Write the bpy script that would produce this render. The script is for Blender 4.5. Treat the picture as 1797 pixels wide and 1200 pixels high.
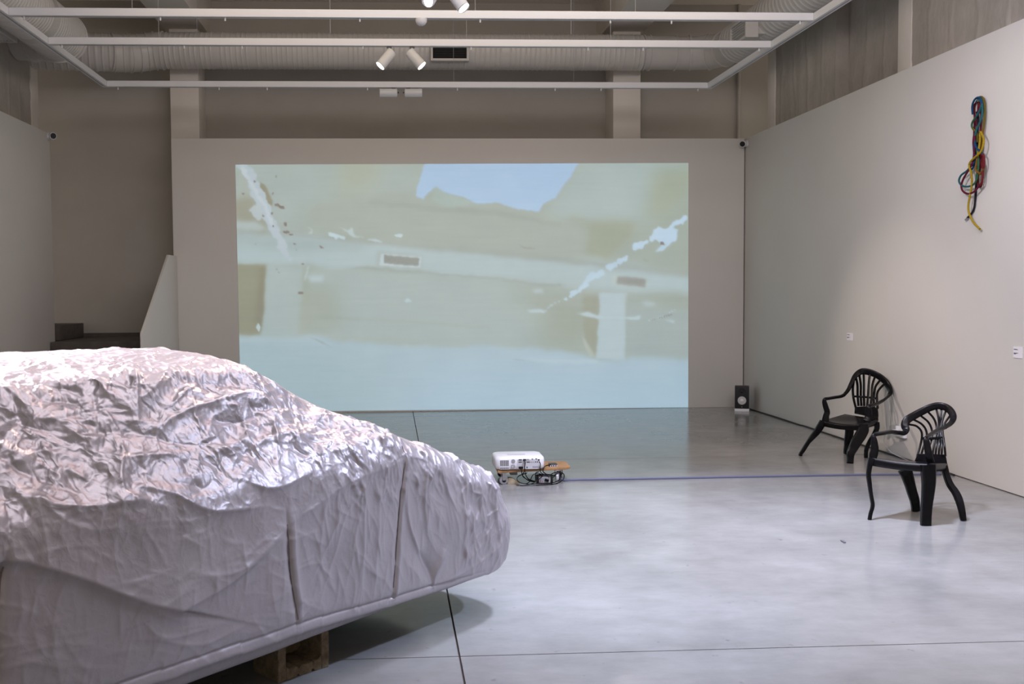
import bpy, bmesh, math, random
import numpy as np
from mathutils import Vector, Matrix

sc = bpy.context.scene
for o in list(bpy.data.objects): bpy.data.objects.remove(o)
C = sc.collection
rng = np.random.default_rng(7)

# ------------------------------------------------------------------ camera
F_PX, CX, YAW, PITCH, ROLL, EYE = 1777.63, 779.54, .0530, .0498, -.0079, 1.6
CF = np.array([math.sin(YAW)*math.cos(PITCH), math.cos(YAW)*math.cos(PITCH), -math.sin(PITCH)])
_r = np.array([math.cos(YAW), -math.sin(YAW), 0.]); _u = np.cross(_r, CF)
CR = _r*math.cos(ROLL)+_u*math.sin(ROLL); CU = -_r*math.sin(ROLL)+_u*math.cos(ROLL)
cam_d = bpy.data.cameras.new('camera'); cam = bpy.data.objects.new('camera', cam_d); C.objects.link(cam)
cam.matrix_world = Matrix(((CR[0], CU[0], -CF[0], 0), (CR[1], CU[1], -CF[1], 0), (CR[2], CU[2], -CF[2], EYE), (0, 0, 0, 1)))
cam_d.sensor_width = 36; cam_d.lens = F_PX/1797*36; cam_d.shift_x = (898.5-CX)/1797
cam_d.clip_start = .05; cam_d.clip_end = 100
cam_d.dof.use_dof = True; cam_d.dof.focus_distance = 8.6; cam_d.dof.aperture_fstop = 8.0
sc.camera = cam

def at(px, py, Y):
    """a point seen in the photograph, put at its distance Y down the room"""
    d = CR*(px-CX)/F_PX-CU*(py-600)/F_PX+CF
    return np.array([0, 0, EYE])+d*(Y/d[1])

# ------------------------------------------------------------------ light
sc.view_settings.view_transform = 'Standard'; sc.view_settings.look = 'None'
sc.view_settings.gamma = 1; sc.view_settings.use_curve_mapping = False
sc.view_settings.exposure = 0.0
w = bpy.data.worlds.new('world'); sc.world = w; w.use_nodes = True
w.node_tree.nodes['Background'].inputs[0].default_value = (1, .89, .76, 1)
w.node_tree.nodes['Background'].inputs[1].default_value = .55

def area(name, loc, size, power, col, rot=(0, 0, 0), spread=math.pi):
    l = bpy.data.lights.new(name, 'AREA'); l.shape = 'RECTANGLE'; l.size, l.size_y = size
    l.energy = power; l.color = col; l.spread = spread
    o = bpy.data.objects.new(name, l); o.location = loc; o.rotation_euler = rot; C.objects.link(o); return o
def spot(name, loc, target, power, col, angle, blend=.6, radius=.05):
    l = bpy.data.lights.new(name, 'SPOT'); l.energy = power; l.color = col
    l.spot_size = math.radians(angle); l.spot_blend = blend; l.shadow_soft_size = radius
    o = bpy.data.objects.new(name, l); o.location = loc
    o.rotation_euler = (Vector(target)-Vector(loc)).to_track_quat('-Z', 'Y').to_euler(); C.objects.link(o); return o
area('skylight', (1.8, 4.4, 5.2), (5.0, 3.0), 285, (.97, .92, 1.0), (math.radians(40), 0, 0))
area('added_back_fill', (.6, 9.4, 5.5), (6.0, 3.6), 74, (1.0, .79, .52), (math.radians(38), 0, 0))  # added warm fill for the back half of the room, no fixture behind it
spot('track_lamp_floor', (2.0, 6.3, 5.0), (2.1, 6.15, 0), 2250, (.70, .76, 1.0), 70, 1.0, .22)
spot('added_wall_fill', (1.2, 5.8, 4.05), (4.79, 7.5, 1.7), 300, (1.0, .93, 1.0), 75, 1.0, .1)  # extra spot added to brighten the near right wall, not a lamp on the track
spot('track_lamp_car', (.55, 6.0, 4.05), (-.75, 4.25, 1.0), 75, (1.0, .68, .64), 58, .9, .07)
spot('added_roof_fill', (-2.7, 6.0, 4.05), (-1.2, 4.3, 1.3), 1450, (1.0, .88, .92), 38, .9, .07)  # unseen spot added to whiten the top of the cover, flank kept darker
spot('added_tail_fill', (3.7, 4.2, 4.05), (.35, 4.7, .4), 760, (.60, .71, 1.0), 44, .9, .1)  # cool fill added from the right to lift the tail of the cover
WARM = (1.0, .80, .70)

# ------------------------------------------------------------------ materials
def lin(r, g, b):
    return tuple(((c/255)/12.92 if c/255 <= .04045 else ((c/255+.055)/1.055)**2.4) for c in (r, g, b))
def mat(name, col, rough=.5, metal=0., noise=0., nscale=6., bump=0., bscale=40., spec=.5, emit=None, estr=0., bdist=.01, rnoise=0.):
    m = bpy.data.materials.new(name); m.use_nodes = True; nt = m.node_tree; b = nt.nodes['Principled BSDF']
    b.inputs['Base Color'].default_value = (*col, 1); b.inputs['Roughness'].default_value = rough
    b.inputs['Metallic'].default_value = metal; b.inputs['Specular IOR Level'].default_value = spec
    if emit: b.inputs['Emission Color'].default_value = (*emit, 1); b.inputs['Emission Strength'].default_value = estr
    if noise or bump or rnoise:
        tc = nt.nodes.new('ShaderNodeTexCoord')
    if noise or rnoise:
        n = nt.nodes.new('ShaderNodeTexNoise'); n.inputs['Scale'].default_value = nscale; n.inputs['Detail'].default_value = 7; n.inputs['Roughness'].default_value = .62
        nt.links.new(tc.outputs['Object'], n.inputs['Vector'])
    if noise:
        r = nt.nodes.new('ShaderNodeValToRGB'); r.color_ramp.elements[0].position = .3; r.color_ramp.elements[1].position = .7
        r.color_ramp.elements[0].color = (*[c*(1-noise) for c in col], 1); r.color_ramp.elements[1].color = (*[min(1, c*(1+noise)) for c in col], 1)
        nt.links.new(n.outputs['Fac'], r.inputs[0]); nt.links.new(r.outputs[0], b.inputs['Base Color'])
    if rnoise:
        mr = nt.nodes.new('ShaderNodeMapRange'); mr.inputs[3].default_value = rough-rnoise; mr.inputs[4].default_value = rough+rnoise
        nt.links.new(n.outputs['Fac'], mr.inputs[0]); nt.links.new(mr.outputs[0], b.inputs['Roughness'])
    if bump:
        n2 = nt.nodes.new('ShaderNodeTexNoise'); n2.inputs['Scale'].default_value = bscale; n2.inputs['Detail'].default_value = 6
        nt.links.new(tc.outputs['Object'], n2.inputs['Vector'])
        bp = nt.nodes.new('ShaderNodeBump'); bp.inputs['Strength'].default_value = bump; bp.inputs['Distance'].default_value = bdist
        nt.links.new(n2.outputs['Fac'], bp.inputs['Height']); nt.links.new(bp.outputs[0], b.inputs['Normal'])
    return m
M = {}
M['wall'] = mat('white_paint', (.68, .66, .635), .75, noise=.025, nscale=.8, bump=.04, bscale=120, spec=.3)
M['wall_upper'] = mat('grey_plaster', (.43, .405, .37), .85, noise=.05, nscale=1.2, bump=.05, bscale=60, spec=.2)
M['pillar'] = mat('pale_plaster', (.74, .70, .65), .85, noise=.05, nscale=1.5, bump=.12, bscale=35, spec=.2)
M['ceiling'] = mat('ceiling_plaster', (.80, .74, .67), .9, noise=.04, nscale=1., spec=.2)
M['concrete_dark'] = mat('dark_stair_stone', (.10, .088, .078), .8, noise=.2, nscale=8)
M['steel_white'] = mat('white_steel', (.69, .70, .73), .4)
M['duct'] = mat('painted_duct', (.60, .58, .56), .33, noise=.03, nscale=3)
M['black'] = mat('black_plastic', (.0045, .004, .005), .27, spec=.19)
M['black_matt'] = mat('black_matt', (.006, .006, .007), .55)
M['rubber'] = mat('black_rubber', (.012, .012, .013), .6)
M['white'] = mat('white_plastic', (.86, .86, .92), .35)
M['grey'] = mat('grey_plastic', (.34, .34, .37), .5)
M['dark_grey'] = mat('dark_grey', (.05, .052, .058), .5)
M['wood'] = mat('plywood', (.40, .22, .10), .6, noise=.25, nscale=14)
M['wood_pale'] = mat('pale_timber', (.50, .42, .30), .7, noise=.2, nscale=20)
M['metal'] = mat('zinc', (.55, .55, .57), .3, metal=.9)
M['chrome'] = mat('bright_steel', (.85, .85, .87), .15, metal=1)
M['void'] = mat('dark_opening', (.008, .008, .008), .9)
M['lens'] = mat('lamp_lens', (.9, .8, .7), .4, emit=(1, .86, .76), estr=9)
M['cone'] = mat('speaker_cone', (.62, .60, .61), .5)
M['tape'] = mat('blue_grey_cable', (.11, .12, .19), .5)
M['paper'] = mat('paper', (.82, .80, .86), .7)
M['ink'] = mat('ink', (.16, .15, .2), .7)
M['seam'] = mat('seam_tape', (.17, .14, .14), .7)
M['joint'] = mat('joint_filler', (.085, .06, .055), .8)
M['hollow'] = mat('hollow_block', (.20, .155, .10), .95, noise=.35, nscale=30, bump=.9, bscale=90, bdist=.012, spec=.2)

def rough_plaster():
    m = mat('rough_board_marked_concrete', (.44, .405, .365), .9, noise=.14, nscale=2.2, spec=.2); nt = m.node_tree; b = nt.nodes['Principled BSDF']
    tc = nt.nodes.new('ShaderNodeTexCoord'); wv = nt.nodes.new('ShaderNodeTexWave'); wv.bands_direction = 'Y'; wv.inputs['Scale'].default_value = .8
    wv.inputs['Distortion'].default_value = 2.5; wv.inputs['Detail'].default_value = 5; wv.inputs['Detail Scale'].default_value = 2
    n = nt.nodes.new('ShaderNodeTexNoise'); n.inputs['Scale'].default_value = 14; n.inputs['Detail'].default_value = 9
    mp = nt.nodes.new('ShaderNodeMapping'); mp.inputs['Scale'].default_value = (1, 1.6, .7)
    ad = nt.nodes.new('ShaderNodeMath'); ad.operation = 'ADD'
    bp = nt.nodes.new('ShaderNodeBump'); bp.inputs['Strength'].default_value = .6; bp.inputs['Distance'].default_value = .010
    nt.links.new(tc.outputs['Object'], wv.inputs['Vector']); nt.links.new(tc.outputs['Object'], mp.inputs[0]); nt.links.new(mp.outputs[0], n.inputs['Vector'])
    pw = nt.nodes.new('ShaderNodeMath'); pw.operation = 'POWER'; pw.inputs[1].default_value = 14
    nt.links.new(wv.outputs['Fac'], pw.inputs[0]); nt.links.new(pw.outputs[0], ad.inputs[0]); nt.links.new(n.outputs['Fac'], ad.inputs[1])
    nt.links.new(ad.outputs[0], bp.inputs['Height']); nt.links.new(bp.outputs[0], b.inputs['Normal'])
    return m
M['rough'] = rough_plaster()

def floor_material():
    m = bpy.data.materials.new('polished_concrete'); m.use_nodes = True; nt = m.node_tree; b = nt.nodes['Principled BSDF']; N = nt.nodes.new; L = nt.links.new
    tc = N('ShaderNodeTexCoord')
    n1 = N('ShaderNodeTexNoise'); n1.inputs['Scale'].default_value = 1.1; n1.inputs['Detail'].default_value = 8; n1.inputs['Roughness'].default_value = .6
    mp = N('ShaderNodeMapping'); mp.inputs['Scale'].default_value = (.8, 1.7, 1)
    n2 = N('ShaderNodeTexNoise'); n2.inputs['Scale'].default_value = 5; n2.inputs['Detail'].default_value = 9; n2.inputs['Roughness'].default_value = .7
    n3 = N('ShaderNodeTexNoise'); n3.inputs['Scale'].default_value = 55; n3.inputs['Detail'].default_value = 3
    geo = N('ShaderNodeNewGeometry')
    L(geo.outputs['Position'], n1.inputs['Vector']); L(geo.outputs['Position'], mp.inputs[0]); L(mp.outputs[0], n2.inputs['Vector']); L(geo.outputs['Position'], n3.inputs['Vector'])
    a = N('ShaderNodeMath'); a.operation = 'MULTIPLY_ADD'; a.inputs[1].default_value = 1.1; L(n1.outputs['Fac'], a.inputs[0])
    h = N('ShaderNodeMath'); h.operation = 'MULTIPLY'; h.inputs[1].default_value = .45; L(n2.outputs['Fac'], h.inputs[0]); L(h.outputs[0], a.inputs[2])
    r = N('ShaderNodeValToRGB'); r.color_ramp.elements[0].position = .56; r.color_ramp.elements[1].position = .98
    r.color_ramp.elements[0].color = (.195, .193, .189, 1); r.color_ramp.elements[1].color = (.30, .298, .294, 1)
    L(a.outputs[0], r.inputs[0])
    r3 = N('ShaderNodeValToRGB'); r3.color_ramp.elements[0].position = .69; r3.color_ramp.elements[1].position = .76
    r3.color_ramp.elements[0].color = (1, 1, 1, 1); r3.color_ramp.elements[1].color = (.62, .56, .55, 1)
    n3.inputs['Scale'].default_value = 16; L(n3.outputs['Fac'], r3.inputs[0])
    mx = N('ShaderNodeMix'); mx.data_type = 'RGBA'; mx.blend_type = 'MULTIPLY'; mx.inputs[0].default_value = .6
    L(r.outputs[0], mx.inputs[6]); L(r3.outputs[0], mx.inputs[7]); L(mx.outputs[2], b.inputs['Base Color'])
    mr = N('ShaderNodeMapRange'); mr.inputs[1].default_value = .3; mr.inputs[2].default_value = .7; mr.inputs[3].default_value = .14; mr.inputs[4].default_value = .21
    L(n1.outputs['Fac'], mr.inputs[0]); L(mr.outputs[0], b.inputs['Roughness']); b.inputs['Specular IOR Level'].default_value = .3
    bp = N('ShaderNodeBump'); bp.inputs['Strength'].default_value = .02; bp.inputs['Distance'].default_value = .002; L(n2.outputs['Fac'], bp.inputs['Height']); L(bp.outputs[0], b.inputs['Normal'])
    return m
M['floor'] = floor_material()

def cover_material():
    m = bpy.data.materials.new('silver_cover_fabric'); m.use_nodes = True; nt = m.node_tree; b = nt.nodes['Principled BSDF']; N = nt.nodes.new; L = nt.links.new
    b.inputs['Base Color'].default_value = (.42, .39, .42, 1); b.inputs['Metallic'].default_value = .5; b.inputs['Roughness'].default_value = .42
    b.inputs['Specular IOR Level'].default_value = .4
    tc = N('ShaderNodeTexCoord')
    n = N('ShaderNodeTexNoise'); n.inputs['Scale'].default_value = 26; n.inputs['Detail'].default_value = 5; n.inputs['Distortion'].default_value = 1.2
    n2 = N('ShaderNodeTexNoise'); n2.inputs['Scale'].default_value = 700; n2.inputs['Detail'].default_value = 2
    L(tc.outputs['Object'], n.inputs['Vector']); L(tc.outputs['Object'], n2.inputs['Vector'])
    b1 = N('ShaderNodeBump'); b1.inputs['Strength'].default_value = .22; b1.inputs['Distance'].default_value = .006
    b2 = N('ShaderNodeBump'); b2.inputs['Strength'].default_value = .12; b2.inputs['Distance'].default_value = .001
    L(n.outputs['Fac'], b1.inputs['Height']); L(n2.outputs['Fac'], b2.inputs['Height'])
    # crumple facets: folded cells, strongest where the cloth is slack over the glasshouse, faint on the taut flank
    geo = N('ShaderNodeNewGeometry'); sp = N('ShaderNodeSeparateXYZ'); L(geo.outputs['Position'], sp.inputs[0])
    mk = N('ShaderNodeMapRange'); mk.inputs[1].default_value = .68; mk.inputs[2].default_value = .98; mk.inputs[3].default_value = .12; mk.inputs[4].default_value = 1; L(sp.outputs['Z'], mk.inputs[0])
    wob = N('ShaderNodeTexNoise'); wob.inputs['Scale'].default_value = 6; wob.inputs['Detail'].default_value = 3; L(tc.outputs['Object'], wob.inputs['Vector'])
    wm = N('ShaderNodeVectorMath'); wm.operation = 'MULTIPLY_ADD'; wm.inputs[1].default_value = (.22, .22, .22); L(wob.outputs['Color'], wm.inputs[0]); L(tc.outputs['Object'], wm.inputs[2])
    prev = b1
    for sc_, dist, rot in ((8, .017, .6), (17, .0062, -.5), (34, .0022, .2)):
        mp = N('ShaderNodeMapping'); mp.inputs['Rotation'].default_value = (rot, rot, .3); mp.inputs['Scale'].default_value = (1, 1, .6); L(wm.outputs[0], mp.inputs[0])
        vo = N('ShaderNodeTexVoronoi'); vo.feature = 'F1'; vo.inputs['Scale'].default_value = sc_; L(mp.outputs[0], vo.inputs['Vector'])
        bb = N('ShaderNodeBump'); bb.inputs['Distance'].default_value = dist; L(mk.outputs[0], bb.inputs['Strength']); L(vo.outputs['Distance'], bb.inputs['Height']); L(prev.outputs[0], bb.inputs['Normal']); prev = bb
    L(prev.outputs[0], b2.inputs['Normal']); L(b2.outputs[0], b.inputs['Normal'])
    return m
M['cover'] = cover_material()

# ------------------------------------------------------------------ mesh helpers
class MB:
    def __init__(s): s.v = []; s.f = []
    def add(s, v, f):
        k = len(s.v); s.v += [tuple(float(c) for c in p) for p in v]; s.f += [tuple(i+k for i in q) for q in f]; return s
    def box(s, c, size, rot=None):
        x, y, z = [h/2 for h in size]
        v = [(-x, -y, -z), (x, -y, -z), (x, y, -z), (-x, y, -z), (-x, -y, z), (x, -y, z), (x, y, z), (-x, y, z)]
        if rot is not None: v = [rot @ Vector(p) for p in v]
        v = [(p[0]+c[0], p[1]+c[1], p[2]+c[2]) for p in v]
        return s.add(v, [(0, 3, 2, 1), (4, 5, 6, 7), (0, 1, 5, 4), (1, 2, 6, 5), (2, 3, 7, 6), (3, 0, 4, 7)])
    def bx(s, x0, x1, y0, y1, z0, z1): return s.box(((x0+x1)/2, (y0+y1)/2, (z0+z1)/2), (x1-x0, y1-y0, z1-z0))
    def tube(s, pts, r, seg=10, ref=None, rb=None, cap=True, sup=1.0):
        P = np.array(pts, float); n = len(P); ra = np.broadcast_to(np.array(r, float), (n,)); rbv = ra if rb is None else np.broadcast_to(np.array(rb, float), (n,))
        T = np.gradient(P, axis=0); T /= np.linalg.norm(T, axis=1)[:, None]+1e-12
        v = []; prev = None
        for i in range(n):
            t = T[i]
            if ref is not None: q = np.array(ref, float) if np.ndim(ref) == 1 else ref[i]
            elif prev is None: q = np.array([0, 0, 1.]) if abs(t[2]) < .9 else np.array([1., 0, 0])
            else: q = prev
            a = q-(q@t)*t; a /= np.linalg.norm(a)+1e-12; b = np.cross(t, a); prev = a
            for k in range(seg):
                an = 2*math.pi*(k+.5)/seg; ca, sa = math.cos(an), math.sin(an)
                ca = math.copysign(abs(ca)**sup, ca); sa = math.copysign(abs(sa)**sup, sa)
                v.append(P[i]+a*ra[i]*ca+b*rbv[i]*sa)
        f = [(i*seg+k, i*seg+(k+1) % seg, (i+1)*seg+(k+1) % seg, (i+1)*seg+k) for i in range(n-1) for k in range(seg)]
        if cap: f += [tuple(range(seg))[::-1], tuple((n-1)*seg+k for k in range(seg))]
        return s.add(v, f)
    def cyl(s, a, b, r, r2=None, seg=20): return s.tube([a, b], [r, r if r2 is None else r2], seg)
    def lathe(s, prof, c, axis='Z', seg=28):
        v = []; n = len(prof)
        for r, h in prof:
            for k in range(seg):
                an = 2*math.pi*k/seg; p = (r*math.cos(an), r*math.sin(an), h)
                if axis == 'Y': p = (p[0], p[2], p[1])
                if axis == 'X': p = (p[2], p[0], p[1])
                v.append((p[0]+c[0], p[1]+c[1], p[2]+c[2]))
        f = [(i*seg+k, i*seg+(k+1) % seg, (i+1)*seg+(k+1) % seg, (i+1)*seg+k) for i in range(n-1) for k in range(seg)]
        f += [tuple(range(seg))[::-1], tuple((n-1)*seg+k for k in range(seg))]
        return s.add(v, f)
    def prism(s, poly, e):           # polygon of 3-D points pushed along e
        n = len(poly); e = np.array(e, float); v = [np.array(p, float) for p in poly]; v += [p+e for p in v]
        return s.add(v, [tuple(range(n)), tuple(range(n, 2*n))[::-1]]+[(i, i+n, (i+1) % n+n, (i+1) % n) for i in range(n)])
    def build(s, name, m, parent=None, bevel=0., smooth=True, angle=40, seg=2):
        me = bpy.data.meshes.new(name); me.from_pydata(s.v, [], s.f)
        bm = bmesh.new(); bm.from_mesh(me); bmesh.ops.recalc_face_normals(bm, faces=bm.faces)
        if bevel:
            bmesh.ops.bevel(bm, geom=[e for e in bm.edges if e.calc_face_angle(0) > .6], offset=bevel, segments=seg, affect='EDGES', profile=.6)
        bm.to_mesh(me); bm.free(); me.update()
        if smooth:
            me.polygons.foreach_set('use_smooth', [True]*len(me.polygons)); me.set_sharp_from_angle(angle=math.radians(angle))
        me.materials.append(m)
        o = bpy.data.objects.new(name, me); C.objects.link(o)
        if parent: o.parent = parent; o.matrix_parent_inverse = world_of(parent).inverted()
        return o
def world_of(o):
    m = Matrix.LocRotScale(o.location, o.rotation_euler, o.scale)
    return (world_of(o.parent) @ o.matrix_parent_inverse @ m) if o.parent else m
def tag(o, label, cat, group=None, kind=None):
    o['label'] = label; o['category'] = cat
    if group: o['group'] = group
    if kind: o['kind'] = kind
    return o
def struct(o): o['kind'] = 'structure'; return o
def empty(name, loc, label, cat, group=None):
    o = bpy.data.objects.new(name, None); o.location = loc; o.empty_display_size = .1; C.objects.link(o); return tag(o, label, cat, group)
def smooth_path(pts, n=6):
    P = np.array(pts, float); P = np.vstack([2*P[0]-P[1], P, 2*P[-1]-P[-2]]); out = []
    for i in range(1, len(P)-2):
        for t in np.linspace(0, 1, n, endpoint=False):
            a, b, c, d = P[i-1:i+3]; out.append(.5*(2*b+(c-a)*t+(2*a-5*b+4*c-d)*t*t+(3*b-a-3*c+d)*t**3))
    out.append(P[-2]); return np.array(out)

# ------------------------------------------------------------------ the room
XR, YB, ZT, XBL, XL, YL, ZC, YF = 4.793, 13.5, 3.622, -2.832, -4.257, 13.107, 5.64, 14.4
Y0 = -4.0
floor = struct(MB().bx(-9, 8, Y0, 16, -.25, -.012).build('floor', M['joint']))
gx, gy = .0045, .0035
xs = [-9, -4.75, .288, 5.33, 8]; ys = [Y0, -.74, 4.364, 9.47, 12.95, 16]
for i in range(4):
    for j in range(5):
        MB().bx(xs[i]+gx, xs[i+1]-gx, ys[j]+gy, ys[j+1]-gy, -.1, 0).build('concrete_slab', M['floor'], floor)

struct(MB().bx(XBL, XR-.012, YB, YB+.16, 0, ZT).build('wall_back', M['wall'], bevel=.004))
struct(MB().bx(XR, XR+.15, Y0, YB+.16, .006, ZT).build('wall_right', M['wall'], bevel=.004))
struct(MB().bx(XL-.15, XL, Y0, YL, 0, ZT).build('wall_left', M['wall'], bevel=.004))
far = struct(MB().bx(-9, 8, YF, YF+.3, 0, ZC).build('wall_far', M['wall_upper']))
for x0, x1 in ((-2.915, -2.535), (3.085, 3.465)):
    MB().bx(x0, x1, 13.9, YF, 0, ZC).build('pillar', M['pillar'], far, bevel=.01)
MB().cyl((5.0, YF-.03, 0), (5.0, YF-.03, ZC), .024).build('downpipe', M['wall_upper'], far)
def rough_slab(name, x0, x1, y0, y1, z0, z1, face, parent=None):
    """plaster slab whose face towards the room is uneven; face is the x of that side"""
    mb = MB(); ny, nz = max(2, int((y1-y0)/.06)), max(2, int((z1-z0)/.06)); v = []
    r = np.random.default_rng(int((y0+20)*100)); D = np.cumsum(r.normal(0, .0010, (ny+1, nz+1)), 1)*.35+r.normal(0, .0020, (ny+1, nz+1)); D -= D.mean()
    D += (r.random((ny+1, 1)) < .07)*r.normal(0, .004, (ny+1, 1))
    E = r.normal(0, .006, nz+1)
    for i in range(ny+1):
        for j in range(nz+1):
            y = y0+(y1-y0)*i/ny
            if i == ny: y += E[j]
            v.append((face+D[i, j], y, z0+(z1-z0)*j/nz))
    back = x1 if abs(face-x0) < abs(face-x1) else x0
    k = nz+1; f = [(i*k+j, (i+1)*k+j, (i+1)*k+j+1, i*k+j+1) for i in range(ny) for j in range(nz)]
    m0 = len(v); v += [(back, y1, z0+(z1-z0)*j/nz) for j in range(nz+1)]+[(back, y0, z0+(z1-z0)*j/nz) for j in range(nz+1)]
    f += [(ny*k+j, m0+j, m0+j+1, ny*k+j+1) for j in range(nz)]+[(j, j+1, m0+k+j+1, m0+k+j) for j in range(nz)]
    mb.add(v, f); return mb.build(name, M['rough'], parent, angle=60)
wru = struct(rough_slab('wall_right_upper', 5.16, 5.4, Y0, 13.1, 0, ZC, 5.16))
for y0, y1 in ((11.22, 13.21), (8.0, 9.78), (4.6, 6.4)):
    rough_slab('pillar', 5.0, 5.4, y0, y1, 0, ZC, 5.0, wru)
    e = MB().bx(4.985, 5.35, y1-.24, y1+.012, 0, ZC).build('edge_strip', M['pillar'], wru, bevel=.012)
wlu = struct(rough_slab('wall_left_upper', -4.8, -4.55, Y0, 13.0, 0, ZC, -4.55))
for y0, y1 in ((10.4, 13.35), (5.6, 7.4)):
    rough_slab('pillar', -4.8, -4.48, y0, y1, 0, ZC, -4.48, wlu)
    MB().bx(-4.78, -4.465, y1-.24, y1+.012, 0, ZC).build('edge_strip', M['pillar'], wlu, bevel=.012)
ceil = struct(MB().bx(-9, 8, Y0, YF+.3, ZC, ZC+.2).build('ceiling', M['ceiling']))
for x0, x1 in ((-2.976, -2.434), (2.958, 3.51)):
    MB().bx(x0, x1, Y0, YF, 5.13, ZC).build('beam', M['pillar'], ceil, bevel=.008)
for y0 in (6.2,):
    MB().bx(-8.9, 7.9, y0, y0+.45, 5.16, ZC).build('beam', M['ceiling'], ceil, bevel=.008)

# staircase behind the left wall, with its parapet
st = empty('staircase', (-3.55, 12.3, 0), 'dark stone staircase rising between left wall and sloping parapet', 'stairs')
for k in range(6):
    MB().bx(-4.25, -2.815, 11.45+.29*k, YF-.002, k*.1675+.001, (k+1)*.1675).build('step', M['concrete_dark'], st, bevel=.006)
MB().bx(-8, -4.28, 13.37, YF-.002, 1.005, 1.2).build('step', M['concrete_dark'], st, bevel=.006)
MB().bx(-2.8-1.5, -2.815, YF-.012, YF-.002, 1.005, 1.06).build('skirting', M['concrete_dark'], st)
MB().bx(-8, -4.28, 13.37, YF-.002, 0, 1.0).build('landing', M['concrete_dark'], st)
pp = [(-2.785, 11.55, 0), (-2.785, 13.498, 0), (-2.785, 13.498, 2.09), (-2.785, 13.0, 2.09), (-2.785, 11.55, 1.155)]
tag(MB().prism(pp, (-.028, 0, 0)).build('stair_parapet', M['wall'], bevel=.003), 'pale sloping stair parapet panel at left edge of projection wall', 'parapet')

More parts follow.
